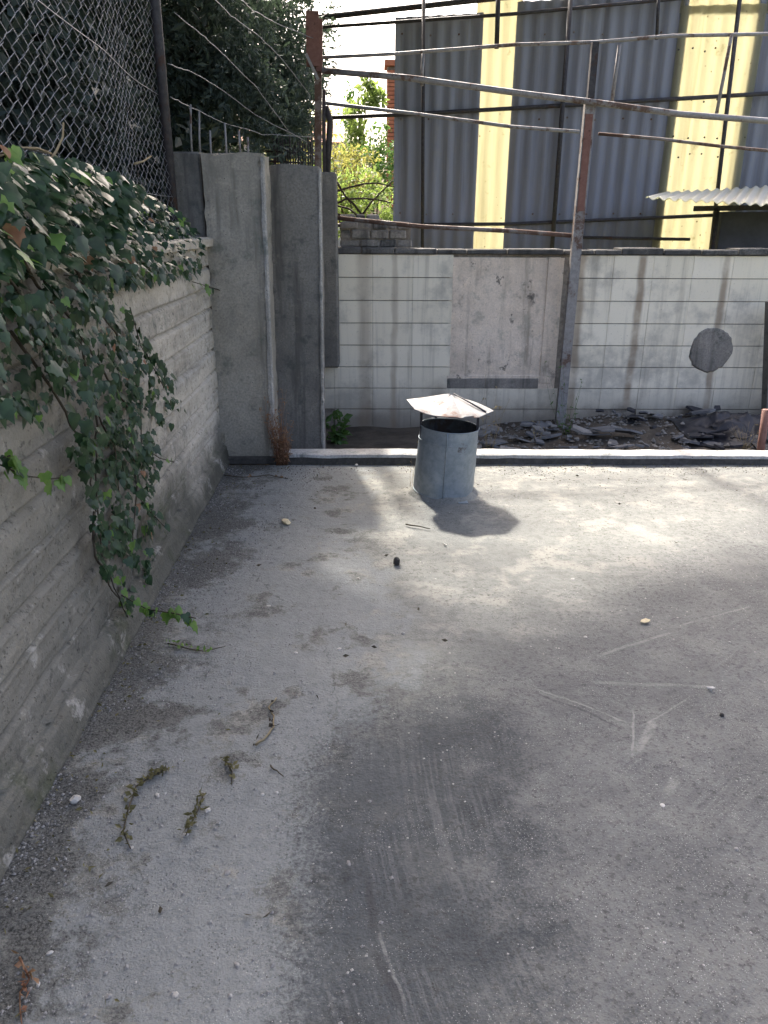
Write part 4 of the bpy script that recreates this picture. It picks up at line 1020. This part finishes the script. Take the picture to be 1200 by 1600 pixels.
twig('dark_twig', ((422, 1196), (432, 1204), (443, 1213)), .003, M['stem'], 'tiny dark twig below the curled dry twig')
twig('dry_vine', ((262, 1200), (236, 1212), (212, 1230), (200, 1262), (192, 1300), (204, 1326)), .0035, M['stem'], 'dried vine with olive withered leaves on the floor near the wall', 80, M['wither'])
twig('dry_vine', ((318, 1240), (312, 1262), (296, 1290), (290, 1306)), .003, M['stem'], 'short dried sprig with yellowed leaves beside the longer dried vine', 44, M['wither'])
twig('dry_vine', ((352, 1188), (364, 1206), (362, 1226)), .003, M['stem'], 'small olive sprig between the curled twig and the yellowed sprig', 24, M['wither'])
twig('brown_vine', ((30, 1495), (46, 1530), (30, 1550), (34, 1600)), .003, M['dry'], 'reddish-brown dried tendril on the grit at the wall foot', 18, M['dry'])
twig('ivy_cutting', ((262, 1005), (288, 1012), (320, 1018), (352, 1010)), .003, M['stem'], 'fallen green ivy sprig on the floor below the hanging ivy', 22, M['ivyy'])
twig('dark_twig', ((350, 742), (380, 746), (420, 742), (450, 748)), .004, M['stem'], 'thin dark root lying on the floor before the broad pillar', 10, M['dry'])
for i, (px, py) in enumerate(((535, 1027), (517, 835), (498, 1095), (700, 1003), (178, 1380), (250, 1418), (380, 1430), (410, 1437), (655, 956), (905, 745), (970, 788), (735, 1000), (580, 1012), (600, 870), (540, 980), (1060, 850), (300, 860), (330, 800), (490, 795), (400, 885))):
    p = onz(px, py, .004); mb = MB(); leaf(mb, Vector((0, 0, .004)), Vector((math.cos(i), math.sin(i), .1)).normalized(), .028, .013)
    o = mb.build('dead_leaf', M['stem'], None, (p.x, p.y, .006)); tag(o, 'small dark dead leaf lying flat on the terrace floor', 'leaf', 'dead leaves on the floor')
# loose grit
mb = MB(); base = [pebble((1, U(.7, 1), U(.45, .7)), 1, k*3.3) for k in range(4)]
oct_ = [((1, 0, 0), (-1, 0, 0), (0, 1, 0), (0, -1, 0), (0, 0, 1), (0, 0, -.6)), ((0, 2, 4), (2, 1, 4), (1, 3, 4), (3, 0, 4), (2, 0, 5), (1, 2, 5), (3, 1, 5), (0, 3, 5))]
def scatter(n, fn, lo, hi):
    mb = MB(); k = 0
    while k < n:
        x, y = fn()
        if noise.noise(Vector((x*3, y*3, 11)))+.25*R() < -.02: continue
        s = lo+(hi-lo)*R()**3; a = U(0, 6.28); ca, sa = math.cos(a), math.sin(a); z = terrace((x+1.02)/6.4, (y+2.4)/7.62)[2]
        mb.add([(x+s*(vx_*ca-vy_*sa)*U(.7, 1.2), y+s*(vx_*sa+vy_*ca)*U(.6, 1.1), z+s*.3+s*vz_*.6) for vx_, vy_, vz_ in oct_[0]], oct_[1]); k += 1
    return mb
g1 = scatter(6500, lambda: (-.95+min(1.4, random.expovariate(4.2)), U(.9, 5.2)), .0016, .0075)
o = g1.build('grit', M['peb']); kind(tag(o, 'loose dark and grey grit gathered along the wall foot', 'grit'), 'stuff')
g2 = scatter(2600, lambda: (U(-.8, 3.2), U(.9, 5.2)), .0015, .005)
o = g2.build('grit', M['white']); kind(tag(o, 'scattered pale cement crumbs over the whole terrace floor', 'grit'), 'stuff')
g3 = scatter(2200, lambda: (U(-.9, 3.2), 5.2-min(1.2, random.expovariate(5))), .002, .007)
o = g3.build('grit', M['soil']); kind(tag(o, 'brown soil crumbs lying in front of the kerb', 'grit'), 'stuff')
mb = MB()
for i in range(3200):
    x, y = .6+3.4*R(), U(5.5, 7.12); s_ = .004+.026*R()**3; z = ground_z(x, y)+s_*.3+U(0, .05)*sstep(1.2, 2.4, x)*(R() < .4); a = U(0, 6.28); ca, sa = math.cos(a), math.sin(a)
    mb.add([(x+s_*(p[0]*ca-p[1]*sa)*U(.7, 1.3), y+s_*(p[0]*sa+p[1]*ca)*U(.6, 1.2), z+s_*p[2]*U(.4, .9)) for p in oct_[0]], oct_[1])
kind(tag(mb.build('rubble_fines', M['stone']), 'small mortar and stone crumbs between the broken slabs behind the kerb', 'rubble'), 'stuff')
mb = MB()
for i in range(520):
    x, y = (-.945+min(.5, random.expovariate(9)), U(1.0, 5.2)) if R() < .6 else (U(-.6, 3), 5.22-min(.5, random.expovariate(12)))
    leaf(mb, Vector((x, y, .006+.004*R())), Vector((U(-1, 1), U(-1, 1), U(-.05, .3))).normalized(), U(.006, .024), U(.003, .011))
kind(tag(mb.build('leaf_litter', M['wither']), 'brown leaf crumbs drifted against the wall foot and the kerb', 'leaf litter'), 'stuff')
print('objects', len(bpy.data.objects), 'tris', sum(len(p.vertices)-2 for o in bpy.data.objects if o.type == 'MESH' for p in o.data.polygons))
